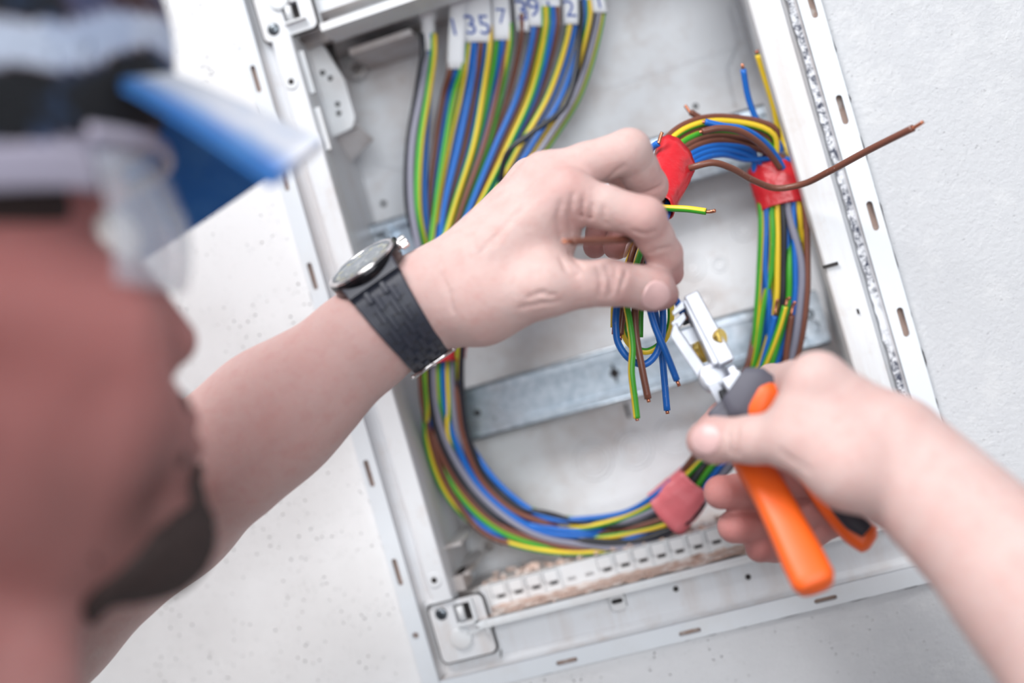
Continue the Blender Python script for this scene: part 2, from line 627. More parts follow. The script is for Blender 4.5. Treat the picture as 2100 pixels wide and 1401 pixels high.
# stained gap on the right border
V, Fc = [], []
ns = 120
for i in range(ns + 1):
    v = VB + 20 + (VT - VB - 40) * i / ns
    c = UR - 15.5
    V += [pw(c - 2.6 + rng.uniform(-.7, .7), v, 3.2), pw(c + 2.4 + rng.uniform(-.7, .7), v, 3.2)]
for i in range(ns):
    Fc.append((2 * i, 2 * i + 1, 2 * i + 3, 2 * i + 2))
st = obj('stained_gap', V, Fc, M_strip, BOX)
tag(st, 'dark gap smeared with white plaster crumbs')

# back panel with raised knock-outs
bk = MB().add(*plate_vf([(UL + 28, VB + 50), (UR - 34, VB + 50), (UR - 34, VT - 46), (UL + 28, VT - 46)],
                        [circ(-89 + 12, 120, 2.3, 14), circ(51, -69, .01, 6)][:1] + [rrect(48.6, 51, -74, -63, .8), circ(152, 120, 2.0, 12), circ(-92 + 14, -20, 2.4, 14)],
                        pw, DEEP - 1, DEEP + 2))
bk.build('back_panel', M_back, BOX)
MB().add(*pbox(UL + 28, UR - 34, VB + 50, VT - 46, DEEP + 4, DEEP + 6)).build('back_hole_shade', M_dark, BOX)  # dark sheet behind the panel holes, standing in for shade


def ring_vf(u, v, r, wdt, w0, h, n=40):
    return lathe(pw(u, v, w0), (0, -1, 0), [(0, (r - wdt) / 1e3), (0, r / 1e3), (h / 1e3, (r - .35) / 1e3), (h / 1e3, (r - wdt + .35) / 1e3), (0, (r - wdt) / 1e3)], n)


for (u, v) in ((17, -96), (46.5, -95.3), (76, -94.6), (105.5, -94), (135, -93.3)):
    k = MB()
    for r in (14.0, 11.0, 7.5):
        V, Fc = ring_vf(u, v, r, 1.1, DEEP - 1, .6)
        k.add(V, Fc[:-2])
    k.build('knockout_ring', M_back, BOX, True)
for (u, v, r) in ((120, 15, 9), (138, 12, 5.5), (122, -8, 7), (75, 14, 10), (60, 40, 7), (160, 30, 8)):
    k = MB()
    for q in (r, r * .6):
        V, Fc = ring_vf(u, v, q, 1.0, DEEP - 1, .5)
        k.add(V, Fc[:-2])
    k.build('knockout_ring', M_back, BOX, True)
# raised seams on the back panel
def seam(pts, r=.5):
    P = [pw(u, v, DEEP - 1) for u, v in pts]
    V, Fc, _ = tube(P, r / 1e3, 6)
    MB().add(V, Fc).build('moulded_seam', M_back, BOX)


seam([(-80, -117.5), (190, -114.5)], .35)
seam([(-80, 40), (190, 40)], .35)
seam([(-80, 150), (190, 150)], .35)
seam([(191, 177), (191, 153), (179, 138), (177, 112)], 1.2)
seam([(-80, 178), (-74, 160), (-72, 148), (-56, 138), (-54, 118), (-52, 100)], .9)
seam([(-10, -70), (-6, -112)], .3)


def text_mesh(name, body, place, size, mat, parent, depth=0.0002, spacing=1.0):
    """lettering; place(x, y, t) maps metres in the text plane to the world"""
    cu = bpy.data.curves.new(name, 'FONT')
    cu.body = body; cu.size = size; cu.extrude = depth; cu.space_character = spacing
    cu.resolution_u = 3
    to = bpy.data.objects.new(name, cu); COL.objects.link(to)
    bpy.context.view_layer.update()
    dg = bpy.context.evaluated_depsgraph_get()
    me = to.evaluated_get(dg).to_mesh()
    V = [place(v.co.x, v.co.y, v.co.z) for v in me.vertices]
    Fc = [tuple(p.vertices) for p in me.polygons]
    to.evaluated_get(dg).to_mesh_clear()
    bpy.data.objects.remove(to); bpy.data.curves.remove(cu)
    return obj(name, V, Fc, mat, parent)


ca, sa = math.cos(math.radians(1.5)), math.sin(math.radians(1.5))
text_mesh('embossed_lettering', 'in brandabsche',
          lambda x, y, t: pw(2 + 1000 * (x * ca - y * sa), -131 + 1000 * (x * sa + y * ca), DEEP - 1 - (t + .0002) * 1000),
          .0095, M_back, BOX, .0002, 1.15)

# screw bosses on the back
for (u, v, r, h) in ((-66, 214, 6.2, 14), (-69, -134, 6.0, 14), (160, 205, 5, 12)):
    V, Fc = lathe(pw(u, v, DEEP), (0, -1, 0), [(0, r / 1e3), (h / 1e3, r / 1e3), (h / 1e3, (r - 1.6) / 1e3), (1 / 1e3, (r - 1.7) / 1e3)], 26)
    b_ = MB().add(V, Fc[:-2]).build('screw_boss', M_back, BOX, False)
    MB().add(*lathe(pw(u, v, DEEP - 1.5), (0, -1, 0), [(0, (r - 1.7) / 1e3), (.3 / 1e3, (r - 1.7) / 1e3)], 20)).build('boss_recess', M_side, b_)

# side ribs inside the left wall
for v in (-138, -118):
    MB().add(*pbox(-84, -72, v, v + 2, 20, DEEP)).build('wall_rib', M_side, BOX)
MB().add(*pbox(-82, -76, -146, -136, 14, 40)).build('wall_rib', M_side, BOX)
# upper left bracket with four screw holes
br = MB().add(*plate_vf([(-86, 232), (-74, 226), (-66, 198), (-66, 172), (-70, 166), (-86, 164)],
                        [circ(-79, 207, 2.0, 12), circ(-75, 202, 1.9, 12), circ(-75, 184, 1.9, 12), circ(-76, 178, 1.9, 12)],
                        pw, 38, 42))
b_ = br.build('corner_bracket', M_tray, BOX)
MB().add(*pbox(-84, -68, 166, 226, 44, 45)).build('bracket_shade', M_dark, b_)  # dark box paints the shade behind the bracket holes
MB().add(*plate_vf([(-84, 166), (-68, 170), (-62, 158), (-84, 150)], [], lambda a, b, t: pw(a, b, t + (170 - b) * 1.2), 40, 43)).build('bracket_foot', M_side, b_)
MB().add(*pbox(-86, -79, 188, 216, 6, 10)).build('clip_lug', M_tray, BOX)
MB().add(*pbox(-86, -78.5, 150, 178, 4, 9)).build('clip_lug', M_tray, BOX)
# small holes in the frame, dark sockets
for (u, v) in ((-90, 197), (-90, -132)):
    s_ = MB().add(*lathe(pw(u, v, -1.6), (0, -1, 0), [(0, .0048), (.0005, .0045), (.0005, .002)], 20)).build('frame_hole_collar', M_frame, BOX)
    MB().add(*lathe(pw(u, v, -2.1), (0, -1, 0), [(0, .002), (.0001, .0019)], 14)).build('frame_hole', M_dark, s_)
# notch pin on right edge
MB().add(*pbox(193, 202, -9.6, -7.6, -3.4, -1.8)).build('black_pin', M_dark, BOX)
MB().add(*pbox(205, 206.2, -41, -38, -2.2, -1.7)).build('pin_hole', M_dark, BOX)


# DIN rails
def din(vc, u0_, u1, holes, end_plate=None):
    hat = [(-17.5, 0), (-17.5, 1.2), (-12.7, 1.2), (-12.7, 7.5), (12.7, 7.5), (12.7, 1.2), (17.5, 1.2), (17.5, 0),
           (11.5, 0), (11.5, 6.3), (-11.5, 6.3), (-11.5, 0)]
    W0 = 68.0
    n = len(hat)
    V = [pw(u, vc + a, W0 + b) for u in (u0_, u1) for a, b in hat]
    Fc = [(i, (i + 1) % n, n + (i + 1) % n, n + i) for i in range(n) if i not in (3, 9)]
    lips = MB().add(V, Fc)
    o = lips.build('mounting_rail', M_zinc, BOX)
    me = MB().add(*plate_vf([(u0_, vc - 12.6), (u1, vc - 12.6), (u1, vc + 12.6), (u0_, vc + 12.6)], holes, pw, W0 + 6.3, W0 + 7.5))
    me.build('rail_web', M_zinc, o)
    rolled = MB()
    for s in (-17.2, 17.2):
        V, Fc, _ = tube([pw(u0_, vc + s, W0 + .6), pw(u1, vc + s, W0 + .6)], .0011, 8)
        rolled.add(V, Fc)
    rolled.build('rolled_lip', M_zinc, o, True)
    MB().add(*pbox(u0_ + 1, u1 - 1, vc - 11, vc + 11, W0 + 8, W0 + 8.6)).build('rail_hole_shade', M_dark, o)  # dark sheet set behind the web holes as painted shade
    for u in (u0_ + 8, u1 - 8):
        MB().add(*pbox(u - 7, u + 7, vc - 13, vc + 13, W0 + 9, DEEP)).build('rail_support', M_back, o)
    return o


key = lambda u, v: [(u - .9, v - 6.5), (u + .9, v - 6.5), (u + .9, v - 3)] + [(u + 3.2 * math.cos(a), v + 3.2 * math.sin(a)) for a in np.linspace(-1.25, 1.25, 8)] + \
    [(u + .9, v + 3), (u + .9, v + 6.5), (u - .9, v + 6.5), (u - .9, v + 3)] + [(u + 3.2 * math.cos(a), v + 3.2 * math.sin(a)) for a in np.linspace(math.pi - 1.25, math.pi + 1.25, 8)] + [(u - .9, v - 3)]
mid = din(-40.5, -60, 192, [key(50, -40), circ(-49, -41, 2.4, 14), circ(-38, -47.5, .9, 8), circ(-35, -43.5, .7, 8)])
tag(mid, 'galvanised rail across the middle of the box')
V, Fc = plate_vf(rrect(178, 193, -57, -23, 2), [circ(184, -45, 4.6, 18)], pw, 65.5, 67.5)
MB().add(V, Fc).build('rail_end_plate', M_zinc, mid)
MB().add(*lathe(pw(183.5, -36.5, 66), (0, -1, 0), [(0, .0036), (.0012, .0034), (.002, .0022)], 18)).build('screw', M_screw, mid)
top = din(86.5, -89, 193, [circ(-80, 96, 1.8, 12), circ(-76, 93, 1.8, 12)] + [slot(u, 86, 2.2, 8, vertical=False) for u in (30, 80, 130)])
tag(top, 'galvanised rail behind the bent wires')
MB().add(*pbox(-73, -70, 73, 100, 62, 74)).build('rail_rib', M_zinc, top)

# bottom cable tray
M_gap = simple('grey_gap_shade', srgb(120, 124, 130), .7)
TR = obj('cable_tray', *pbox(-70, 190, -166.5, -164.3, -3, 26), M_tray, BOX)
tag(TR, 'pale slotted cable tray along the bottom edge')
MB().add(*plate_vf([(-71, -165), (191, -165), (191, -148.5), (-71, -148.5)],
                   [rrect(u + 3, u + 8.5, -159.2, -157, .3) for u in range(-63, 178, 12)], pw, 26, 28)).build('tray_wall', M_tray, TR)
for i, u in enumerate(range(-63, 178, 12)):
    if i in (4, 5): continue
    MB().add(*pbox(u + .6, u + 9.6, -156.2, -149.4, 24.4, 26.1)).build('cell_panel', M_tray, TR, bevel=.0003)
    MB().add(*pbox(u + 2.8, u + 8.7, -159.4, -156.8, 27.4, 28.4)).build('cell_notch', M_dark, TR)
    MB().add(*pbox(u + .1, u + .6, -157.5, -149.4, 25.6, 26.2)).build('cell_gap_shade', M_gap, TR)  # grey strips paint groove shade beside and above each cell
    MB().add(*pbox(u + .6, u + 9.6, -149.4, -148.9, 25.6, 26.2)).build('cell_gap_shade', M_gap, TR)
    MB().add(*pbox(u + 10.4, u + 11.3, -164, -148.6, 24.2, 26.2)).build('cell_rib', M_tray, TR)
MB().add(*pbox(-72, -70, -166.5, -148.5, -3, 28)).build('tray_end', M_tray, TR)
MB().add(*pbox(-70, 190, -168.6, -166, -4.2, -1.6)).build('tray_lip', M_tray, TR)
MB().add(*pbox(-65.5, -64.5, -173, -166, -4, -2)).build('tray_tab', M_tray, TR)

# corner plates (bottom left, top left) with screw and turning key
def corner(sv, v0, v1, keyv, scv, latch):
    lo, hi = min(v0, v1), max(v0, v1)
    pl_ = MB().add(*plate_vf(rrect(-100, -64, lo, hi, 4), [rrect(-84, -73, latch - 6, latch + 6, .6)], pw, 1.0, 3.0))
    o = pl_.build('corner_plate', M_frame, BOX)
    MB().add(*plate_vf(rrect(-101.2, -62.6, lo - 1.2, hi + 1.2, 4.6), [rrect(-100.2, -63.8, lo - .2, hi + .2, 4)], pw, 2.4, 3.4)).build('plate_gap', M_dark, o)
    MB().add(*pbox(-101, -62, lo, hi, 6.5, 8.2)).build('plate_seat', M_frame, o)
    V, Fc = lathe(pw(-92.5, scv, 1.6), (0, -1, 0), [(0, .0045), (.0004, .0042), (.0012, .0036), (.0018, .002), (.0018, .0006)], 20)
    s_ = MB().add(V, Fc).build('screw', M_screw, o, True)
    MB().add(*lathe(pw(-84, keyv, 1), (0, -1, 0), [(0, .0072), (.0016, .0068), (.0018, .006)], 24)).build('turning_key', M_tray, o, True)
    MB().add(*box_vf(pw(-71, keyv + 2.8 * 1.0, 0), (.0085, 0, .0006), (0, .0008, 0), (-.0001, 0, .0009))).build('key_arm', M_tray, o, bevel=.0003)
    MB().add(*pbox(-83.5, -73.5, latch - 5.6, latch + 5.6, 5.6, 6.4)).build('latch_pocket', M_dark, o)
    V, Fc, _ = tube([pw(-80, latch - 4.6, 2), pw(-80, latch + 4.6, 2)], .0024, 12)
    MB().add(V, Fc).build('latch_pin', M_tray, o, True)
    MB().add(*pbox(-84, -70, latch - 7.6, latch - 6.4, -3, 3)).build('latch_shelf', M_tray, o)


corner(1, -186, -148, -172.5, -154.5, -157)
corner(-1, 226, 262, 250, 233, 240)
# top cable trough
TT = obj('cable_tray', *pbox(-62, 190, 221, 226, -2, 30), M_tray, BOX)
MB().add(*pbox(-62, 190, 226, 240, 26, 30)).build('tray_wall', M_tray, TT)
tag(TT, 'upper cable tray cut by the top of the picture')
MB().add(*pbox(-58, -14, 213, 217, 40, DEEP)).build('moulded_shelf', M_side, BOX)
# small lugs and holes of the bottom border
for u, v in ((18, -174), (138, -176)):
    s_ = MB().add(*plate_vf(rrect(u - 4.5, u + 5, v - 6, v + 7, 3), [slot(u, v, 1.6, 3.8, vertical=False)], pw, 3.5, 5)).build('fixing_lug', M_tray, BOX)
    MB().add(*pbox(u - 5, u + 5, v - 5, v + 6, 7.9, 8.3)).build('lug_shade', M_dark, s_)  # dark sheet paints the shade seen through the lug slot
for u, v in ((55, -176.5), (100, -180)):
    MB().add(*lathe(pw(u, v, 8.4), (0, -1, 0), [(0, .0018), (.0003, .0017)], 14)).build('drilled_hole', M_dark, BOX)
MB().add(*pbox(150, 188, -158.6, -155.6, 4, 8.4)).build('black_channel', M_dark, BOX)
seam2 = MB()
V, Fc, _ = tube([pw(-63, -187.5, 8), pw(-65, -194, 7), pw(-62, -205, -3)], .0005, 6)
seam2.add(V, Fc).build('frame_split', M_dark, BOX)

# brick and plaster rubble in the tray and behind it
def rock(c, r, sub=1):
    bm = bmesh.new()
    bmesh.ops.create_icosphere(bm, subdivisions=sub, radius=1)
    s = np.array([rng.uniform(.7, 1.3), rng.uniform(.5, .9), rng.uniform(.5, .9)])
    V = [np.asarray(c) + r * np.array(v.co) * s * rng.uniform(.75, 1.2) for v in bm.verts]
    Fc = [tuple(v.index for v in f.verts) for f in bm.faces]
    bm.free()
    return V, Fc


rub = MB()
for i in range(420):
    u = -68 + 200 * rng.random() ** 1.2
    if rng.random() < .55:
        rub.add(*rock(pw(u, -164 + rng.uniform(0, 1.6), rng.uniform(1, 24)), rng.uniform(.4, 1.4) / 1e3, 1))
    else:
        rub.add(*rock(pw(u, -149.5 + rng.uniform(-1, 2.2), rng.uniform(30, 60)), rng.uniform(.6, 2.4) / 1e3, 1))
V, Fc = [], []
for i in range(61):
    for j in range(9):
        V.append(pw(-70 + 240 * i / 60, -164.2 + 1.2 * rng.random() + 1.4 * (j / 8) * rng.random(), 25.5 * j / 8))
for i in range(60):
    for j in range(8):
        Fc.append((i * 9 + j, (i + 1) * 9 + j, (i + 1) * 9 + j + 1, i * 9 + j + 1))
rub.add(V, Fc)
tag(rub.build('rubble', M_rubble), 'brick dust and crumbs lying in the bottom tray', 'rubble', kind='stuff')
for (px, py, y, r, lab) in ((1092, 1163, 42, 4.2, 'largest reddish brick lump behind the bottom tray'), (1150, 1155, 40, 3.4, 'pale plaster lump just right of the brick lump'),
                            (1122, 1158, 50, 3.0, 'small brown brick lump between two bigger lumps')):
    o = MB().add(*rock(at(px, py, y), r / 1e3, 2)).build('rubble_lump', M_rubble)
    tag(o, lab, 'rubble', 'loose lumps behind the tray')

# ================================================================== cable sleeves and wires
ORD = ['first', 'second', 'third', 'fourth', 'fifth', 'sixth']
# name, bottom-left px, bottom-right px, bottom y, top-left, top-right (at y = -60), mark, words
SLEEVES = [
    ('B', 917, 951, 143, 928, 958, '1', 'lowest paper sleeve marked 1'),
    ('C', 957, 1009, 88, 956, 1004, '35', 'wide paper sleeve marked 35'),
    ('D', 1014, 1049, 84, 1008, 1040, '7', 'paper sleeve marked 7'),
    ('E', 1062, 1088, 66, 1048, 1078, '3', 'narrow paper sleeve marked 3'),
    ('F', 1084, 1112, 56, 1078, 1106, '9', 'narrow paper sleeve marked 9 overlapping the 3'),
    ('G', 1112, 1150, 52, 1108, 1146, '1', 'broad paper sleeve marked 1'),
    ('H', 1157, 1187, 52, 1154, 1184, '2', 'paper sleeve with an underlined 2'),
    ('I', 1186, 1214, 38, 1176, 1206, '2', 'shaded paper sleeve with a dark 2'),
    ('J', 1217, 1245, 28, 1203, 1230, '1', 'rightmost paper sleeve marked 1'),
]
Y_S = 44.0
for i, (nm, xl, xr, yb, tl, tr_, mark, words) in enumerate(SLEEVES):
    ya = Y_S + (3 if nm in 'EGI' else 0)
    rows = 10
    root_loc = at((xl + xr) / 2, yb, ya)
    S = thing('cable_sleeve', root_loc, 'white ' + words, 'cable sleeve', 'paper sleeves over the wires')
    V, Fc = [], []
    n = 18
    for r in range(rows + 1):
        t = r / rows
        py = yb + (-60 - yb) * t
        a = at(xl + (tl - xl) * t, py, ya); b = at(xr + (tr_ - xr) * t, py, ya)
        c, e = (a + b) / 2, (b - a) / 2
        d = np.array([0, .0032, 0])
        for k in range(n):
            q = 2 * math.pi * k / n
            x, y = math.cos(q), math.sin(q)
            x = math.copysign(abs(x) ** .7, x); y = math.copysign(abs(y) ** .7, y)
            wob = 1 + .05 * math.sin(3 * q + r * 1.3 + i)
            V.append(c + e * x + d * y * wob)
    for r in range(rows):
        for k in range(n):
            k2 = (k + 1) % n
            Fc.append((r * n + k, (r + 1) * n + k, (r + 1) * n + k2, r * n + k2))
    sm = obj('sleeve_body', V, Fc, M_sleeve, S, True)
    so = sm.modifiers.new('thick', 'SOLIDIFY'); so.thickness = .0004; so.offset = -1
    cx, wpx = (xl + xr) / 2, xr - xl
    ty = {'B': 72, 'C': 70, 'D': 48, 'E': 42, 'F': 34, 'G': 40, 'H': 34, 'I': 26, 'J': 16}[nm]
    th = {'B': 40, 'C': 46, 'D': 36, 'E': 50, 'F': 46, 'G': 44, 'H': 40, 'I': 40, 'J': 34}[nm]
    w0 = 24 * len(mark) * .62

    def pl(x, y, t, cx=cx, ty=ty, th=th, w0=len(mark) * th * .31, ya=ya):
        px, py = x * 1000, y * 1000
        return at(cx - w0 + px - .22 * (py), ty - py, ya - 3.9 - t * 1000)
    text_mesh('handwritten_number', mark, pl, th * 1.25 / 1000, M_ink, S, .0001)

# white conduit
CD = thing('conduit', at(880, 105, 46), 'white plastic conduit end left of the paper sleeves', 'conduit')
ax = at(872, -60, 46) - at(881, 106, 46)
L_ = np.linalg.norm(ax)
rr = np.linalg.norm(at(890, 105, 46) - at(866, 105, 46)) / 2 * 1.15
V, Fc = lathe(at(881, 106, 46), ax, [(0, rr * .88), (0, rr), (L_, rr), (L_, rr * .88), (.0005, rr * .86)], 28)
MB().add(V, Fc[:-1][:-1]).build('conduit_tube', M_conduit, CD, True)
V, Fc = lathe(at(881, 106, 46) + ax * .40, ax, [(0, rr * 1.02), (0, rr * 1.3), (L_ * .1, rr * 1.32), (L_ * .1, rr * 1.55), (L_ * .22, rr * 1.55), (L_ * .22, rr * 1.02)], 28)
MB().add(V, Fc[:-2]).build('conduit_collar', M_conduit, CD, True)

WR = 1.95e-3
FAN = [  # sleeve, colour, px at the sleeve mouth, y at mouth
    ('A', 'black', 868, 104), ('A', 'grey', 877, 104), ('A', 'gy', 889, 104), ('A', 'blue', 884, 104),
    ('B', 'brown', 922, 140), ('B', 'blue', 935, 140), ('B', 'gy', 945, 140),
    ('C', 'gy', 962, 86), ('C', 'blue', 971, 86), ('C', 'blue', 979, 86), ('C', 'brown', 986, 86), ('C', 'blue', 996, 86), ('C', 'gy', 1004, 86),
    ('D', 'gy', 1019, 82), ('D', 'blue', 1030, 82), ('D', 'brown', 1039, 82), ('D', 'gy', 1046, 82),
    ('E', 'brown', 1070, 62), ('F', 'blue', 1095, 52), ('F', 'brown', 1105, 52),
    ('G', 'gy', 1117, 48), ('G', 'gy', 1125, 48), ('G', 'blue', 1134, 48), ('G', 'brown', 1143, 48),
    ('H', 'gy', 1168, 48), ('H', 'blue', 1179, 48),
    ('I', 'black', 1192, 34), ('I', 'blue', 1199, 34), ('I', 'gy', 1208, 34),
    ('J', 'black', 1224, 24), ('J', 'grey', 1228, 24), ('J', 'gy', 1236, 24),
]
# x at y = 300 and y = 430 for each
X300 = [838, 846, 862, 871, 893, 902, 913, 921, 930, 941, 952, 962, 970, 976, 986, 992, 1000, 1006, 1016, 1026,
        1035, 1043, 1049, 1056, 1066, 1072, 1082, 1090, 1099, 1107, 1114, 1124]
X430 = [838, 846, 858, 872, 880, 886, 893, 898, 904, 911, 917, 923, 929, 934, 940, 946, 952, 957, 963, 968,
        974, 979, 985, 990, 996, 1000, 1006, 1011, 1016, 1021, 1026, 1031]
SL_NAME = {s[0]: s[7] for s in SLEEVES}
SL_NAME['A'] = 'white conduit end'
cnt = {}
wires = []
for i, (g, c, x, y) in enumerate(FAN):
    cnt[g] = cnt.get(g, 0) + 1
    dep = {0: 46, 1: 38, 2: 39, 3: 47}[i] if g == 'A' else [46, 50, 54][i % 3]
    p = [(x + (0 if g != 'A' else 0), y - 34, 44), (x, y + 6, 45 if i % 2 else 43)]
    x3, x4 = X300[i], X430[i]
    if i == 26:      # the loose black wire that swings over the others
        p += [(1160, 215, 30), (1088, 274, 24), (1042, 312, 24), (1029, 352, 28), (1022, 430, 40)]
    else:
        ym = 190
        p += [(x + (x3 - x) * .40, ym, dep), (x3, 300, dep - 4), (x4, 430, dep - 8)]
    wires.append(dict(c=c, g=g, k=cnt[g], n=i, pts=p, t=i / 31))
tot = dict(cnt)

# stations: A px, B px, depth of front layer, order of visible colours from A to B
ST = [
    ((866, 560), (965, 520), 30, ['grey', 'gy', 'blue', 'gy', 'blue', 'gy', 'brown', 'brown', 'blue', 'gy', 'blue']),
    ((862, 690), (955, 665), 28, ['brown', 'gy', 'black', 'grey', 'gy', 'blue', 'gy', 'grey', 'gy', 'black']),
    ((858, 755), (951, 732), 30, ['brown', 'gy', 'black', 'grey', 'gy', 'blue', 'gy', 'grey', 'gy', 'black']),
    ((863, 830), (952, 812), 34, ['brown', 'gy', 'black', 'grey', 'gy', 'blue', 'gy', 'grey', 'brown', 'black']),
    ((870, 905), (964, 890), 38, ['gy', 'brown', 'brown', 'black', 'grey', 'gy', 'blue', 'grey', 'brown', 'black']),
    ((912, 1020), (1012, 972), 42, ['gy', 'brown', 'gy', 'brown', 'black', 'grey', 'blue', 'brown', 'black', 'blue']),
    ((990, 1098), (1072, 1028), 42, ['brown', 'blue', 'gy', 'brown', 'black', 'grey', 'blue', 'brown', 'black', 'blue']),
    ((1090, 1130), (1130, 1050), 40, ['gy', 'gy', 'brown', 'grey', 'blue', 'blue', 'brown', 'blue', 'black']),
    ((1190, 1138), (1196, 1060), 38, ['gy', 'brown', 'grey', 'black', 'blue', 'blue', 'gy', 'black', 'blue']),
    ((1300, 1124), (1288, 1044), 36, ['grey', 'black', 'blue', 'gy', 'brown', 'black', 'grey', 'gy', 'blue']),
    ((1412, 1074), (1352, 1000), 32, ['black', 'gy', 'brown', 'black', 'grey', 'gy', 'blue']),
    ((1478, 990), (1402, 952), 30, ['grey', 'blue', 'gy', 'black', 'gy', 'brown']),
    ((1590, 850), (1495, 830), 28, ['brown', 'grey', 'blue', 'gy', 'gy', 'gy', 'brown']),
    ((1640, 735), (1527, 750), 24, ['brown', 'grey', 'black', 'blue', 'gy', 'blue', 'gy', 'gy', 'brown']),
    ((1660, 620), (1546, 632), 20, ['brown', 'grey', 'blue', 'gy', 'black', 'gy', 'blue', 'gy', 'gy']),
    ((1662, 540), (1551, 556), 18, ['brown', 'grey', 'blue', 'gy', 'black', 'gy', 'gy', 'blue', 'gy']),
    ((1655, 420), (1555, 440), 16, ['brown', 'gy', 'blue', 'grey', 'black', 'gy', 'gy', 'blue', 'gy']),
    ((1638, 335), (1542, 352), 16, ['blue', 'brown', 'grey', 'gy', 'gy', 'brown', 'blue', 'brown', 'blue']),
]
for si, (A, B, dep, order) in enumerate(ST):
    pool = list(wires)
    used = []
    n = len(order)
    for k, c in enumerate(order):
        t = (k + .5) / n
        cand = [w_ for w_ in pool if w_['c'] == c] or pool
        w_ = min(cand, key=lambda q: abs(q['t'] - t) + (0 if q.get('fr') else .12))
        pool.remove(w_); used.append((w_, t, 0))
    pool.sort(key=lambda q: q['t'])
    m = len(pool)
    per = 8
    for k, w_ in enumerate(pool):
        lay = 1 + k % 3
        t = .06 + .88 * (k + .5) / m
        used.append((w_, t, lay))
    for w_, t, lay in used:
        px, py = A[0] + (B[0] - A[0]) * t, A[1] + (B[1] - A[1]) * t
        w_['pts'].append((px, py, dep + lay * 4.0))
        w_['t'] = t
        w_['fr'] = lay == 0
        w_['last'] = (t, lay)


def zat(px, py, z):
    """world point at lens distance z mm"""
    return c2w(cp(px, py, z))


# which wires go over the bend, which stand up free, by colour
def take(c, used=[]):
    cand = [w_ for w_ in wires if w_['c'] == c and w_ not in used]
    cand.sort(key=lambda q: (q['last'][1], q['n']))
    used.append(cand[0]); return cand[0]


ARCH = ['blue', 'blue', 'blue', 'brown', 'brown', 'gy', 'brown', 'gy', 'brown']     # inner -> outer
AST = [((1524, 330), (1598, 266), 8), ((1482, 322), (1478, 234), -6), ((1444, 330), (1402, 250), -18), ((1414, 350), (1354, 292), -30),
       ((1392, 392), (1334, 350), -42), ((1372, 440), (1322, 415), -58)]
HANG = {
    0: ([(1340, 520, 628), (1334, 600, 622), (1332, 627, 620), (1343, 670, 620), (1364, 719, 620), (1388, 780, 622)], (1393, 792, 622), 'blue wire with copper tip hanging under the thumb'),
    1: ([(1330, 520, 640), (1338, 600, 640), (1350, 680, 642), (1357, 721, 642), (1362, 773, 642), (1368, 842, 642)], (1369, 849, 642), 'longest straight blue wire hanging under the thumb'),
    2: ([(1345, 480, 622), (1362, 560, 615), (1379, 604, 606), (1392, 625, 603), (1400, 642, 600)], (1409, 655, 599), 'blue wire with its stripped tip in the plier jaws'),
    3: ([(1318, 520, 636), (1303, 600, 630), (1302, 621, 628), (1304, 683, 626), (1315, 747, 624), (1329, 818, 624)], (1331, 825, 624), 'long brown wire hanging beside the green one below the hand'),
    4: ([(1300, 510, 640), (1284, 580, 636), (1280, 620, 634), (1275, 660, 634), (1272, 686, 634)], (1272, 698, 634), 'short brown wire with copper tip hanging below the hand'),
    5: ([(1312, 520, 632), (1290, 590, 628), (1285, 621, 626), (1291, 661, 624), (1297, 713, 622), (1295, 762, 620), (1302, 822, 620), (1306, 858, 620)], (1307, 863, 620), 'long green and yellow wire hanging lowest, end chewed white'),
    6: ([(1316, 470, 622), (1300, 488, 600), (1270, 492, 580), (1230, 494, 568), (1172, 495, 557)], (1154, 495, 554), 'brown wire crossing the gap between thumb and index finger'),
    7: ([(1296, 520, 644), (1268, 590, 640), (1261, 620, 638), (1259, 672, 638)], (1258, 686, 638), 'short yellow striped wire, leftmost hanging below the hand'),
    8: ([(1318, 540, 650), (1314, 600, 648), (1312, 623, 646), (1312, 660, 646), (1311, 688, 646)], None, 'short brown wire hidden behind the longer hanging wires'),
}
arch_w = []
for k, c in enumerate(ARCH):
    w_ = take(c); arch_w.append(w_)
    t = (k + .5) / len(ARCH)
    for (A, B, dep) in AST:
        w_['pts'].append((A[0] + (B[0] - A[0]) * t, A[1] + (B[1] - A[1]) * t, dep + (3 if c == 'brown' and k not in (3, 4) else 0)))
    pts, tip, lab = HANG[k]
    w_['zpts'] = pts; w_['tip'] = tip; w_['lab'] = lab
for c, pts, tip, lab in (
        ('blue', [(1600, 300, 22), (1558, 256, 20), (1536, 205, 16), (1524, 142, 10)], (1522, 131, 9), 'single blue wire end standing up left of the striped ends'),
        ('gy', [(1604, 296, 30), (1586, 215, 26), (1569, 160, 22), (1554, 112, 18)], (1551, 104, 17), 'left of two striped wire ends standing up by the right border'),
        ('gy', [(1610, 290, 26), (1598, 215, 24), (1580, 160, 20), (1563, 112, 16)], (1557, 99, 15), 'tallest striped wire end standing up by the right border'),
        ('blue', [(1622, 290, 30), (1608, 230, 30), (1590, 185, 30), (1577, 146, 28)], (1574, 139, 28), 'blue wire end tucked behind the standing striped ends'),
        ('grey', [(1596, 300, 26), (1582, 272, 24), (1574, 252, 22)], None, 'short grey wire stub ending behind the bent wires')):
    w_ = take(c)
    w_['pts'] += pts; w_['tip3'] = tip; w_['lab'] = lab

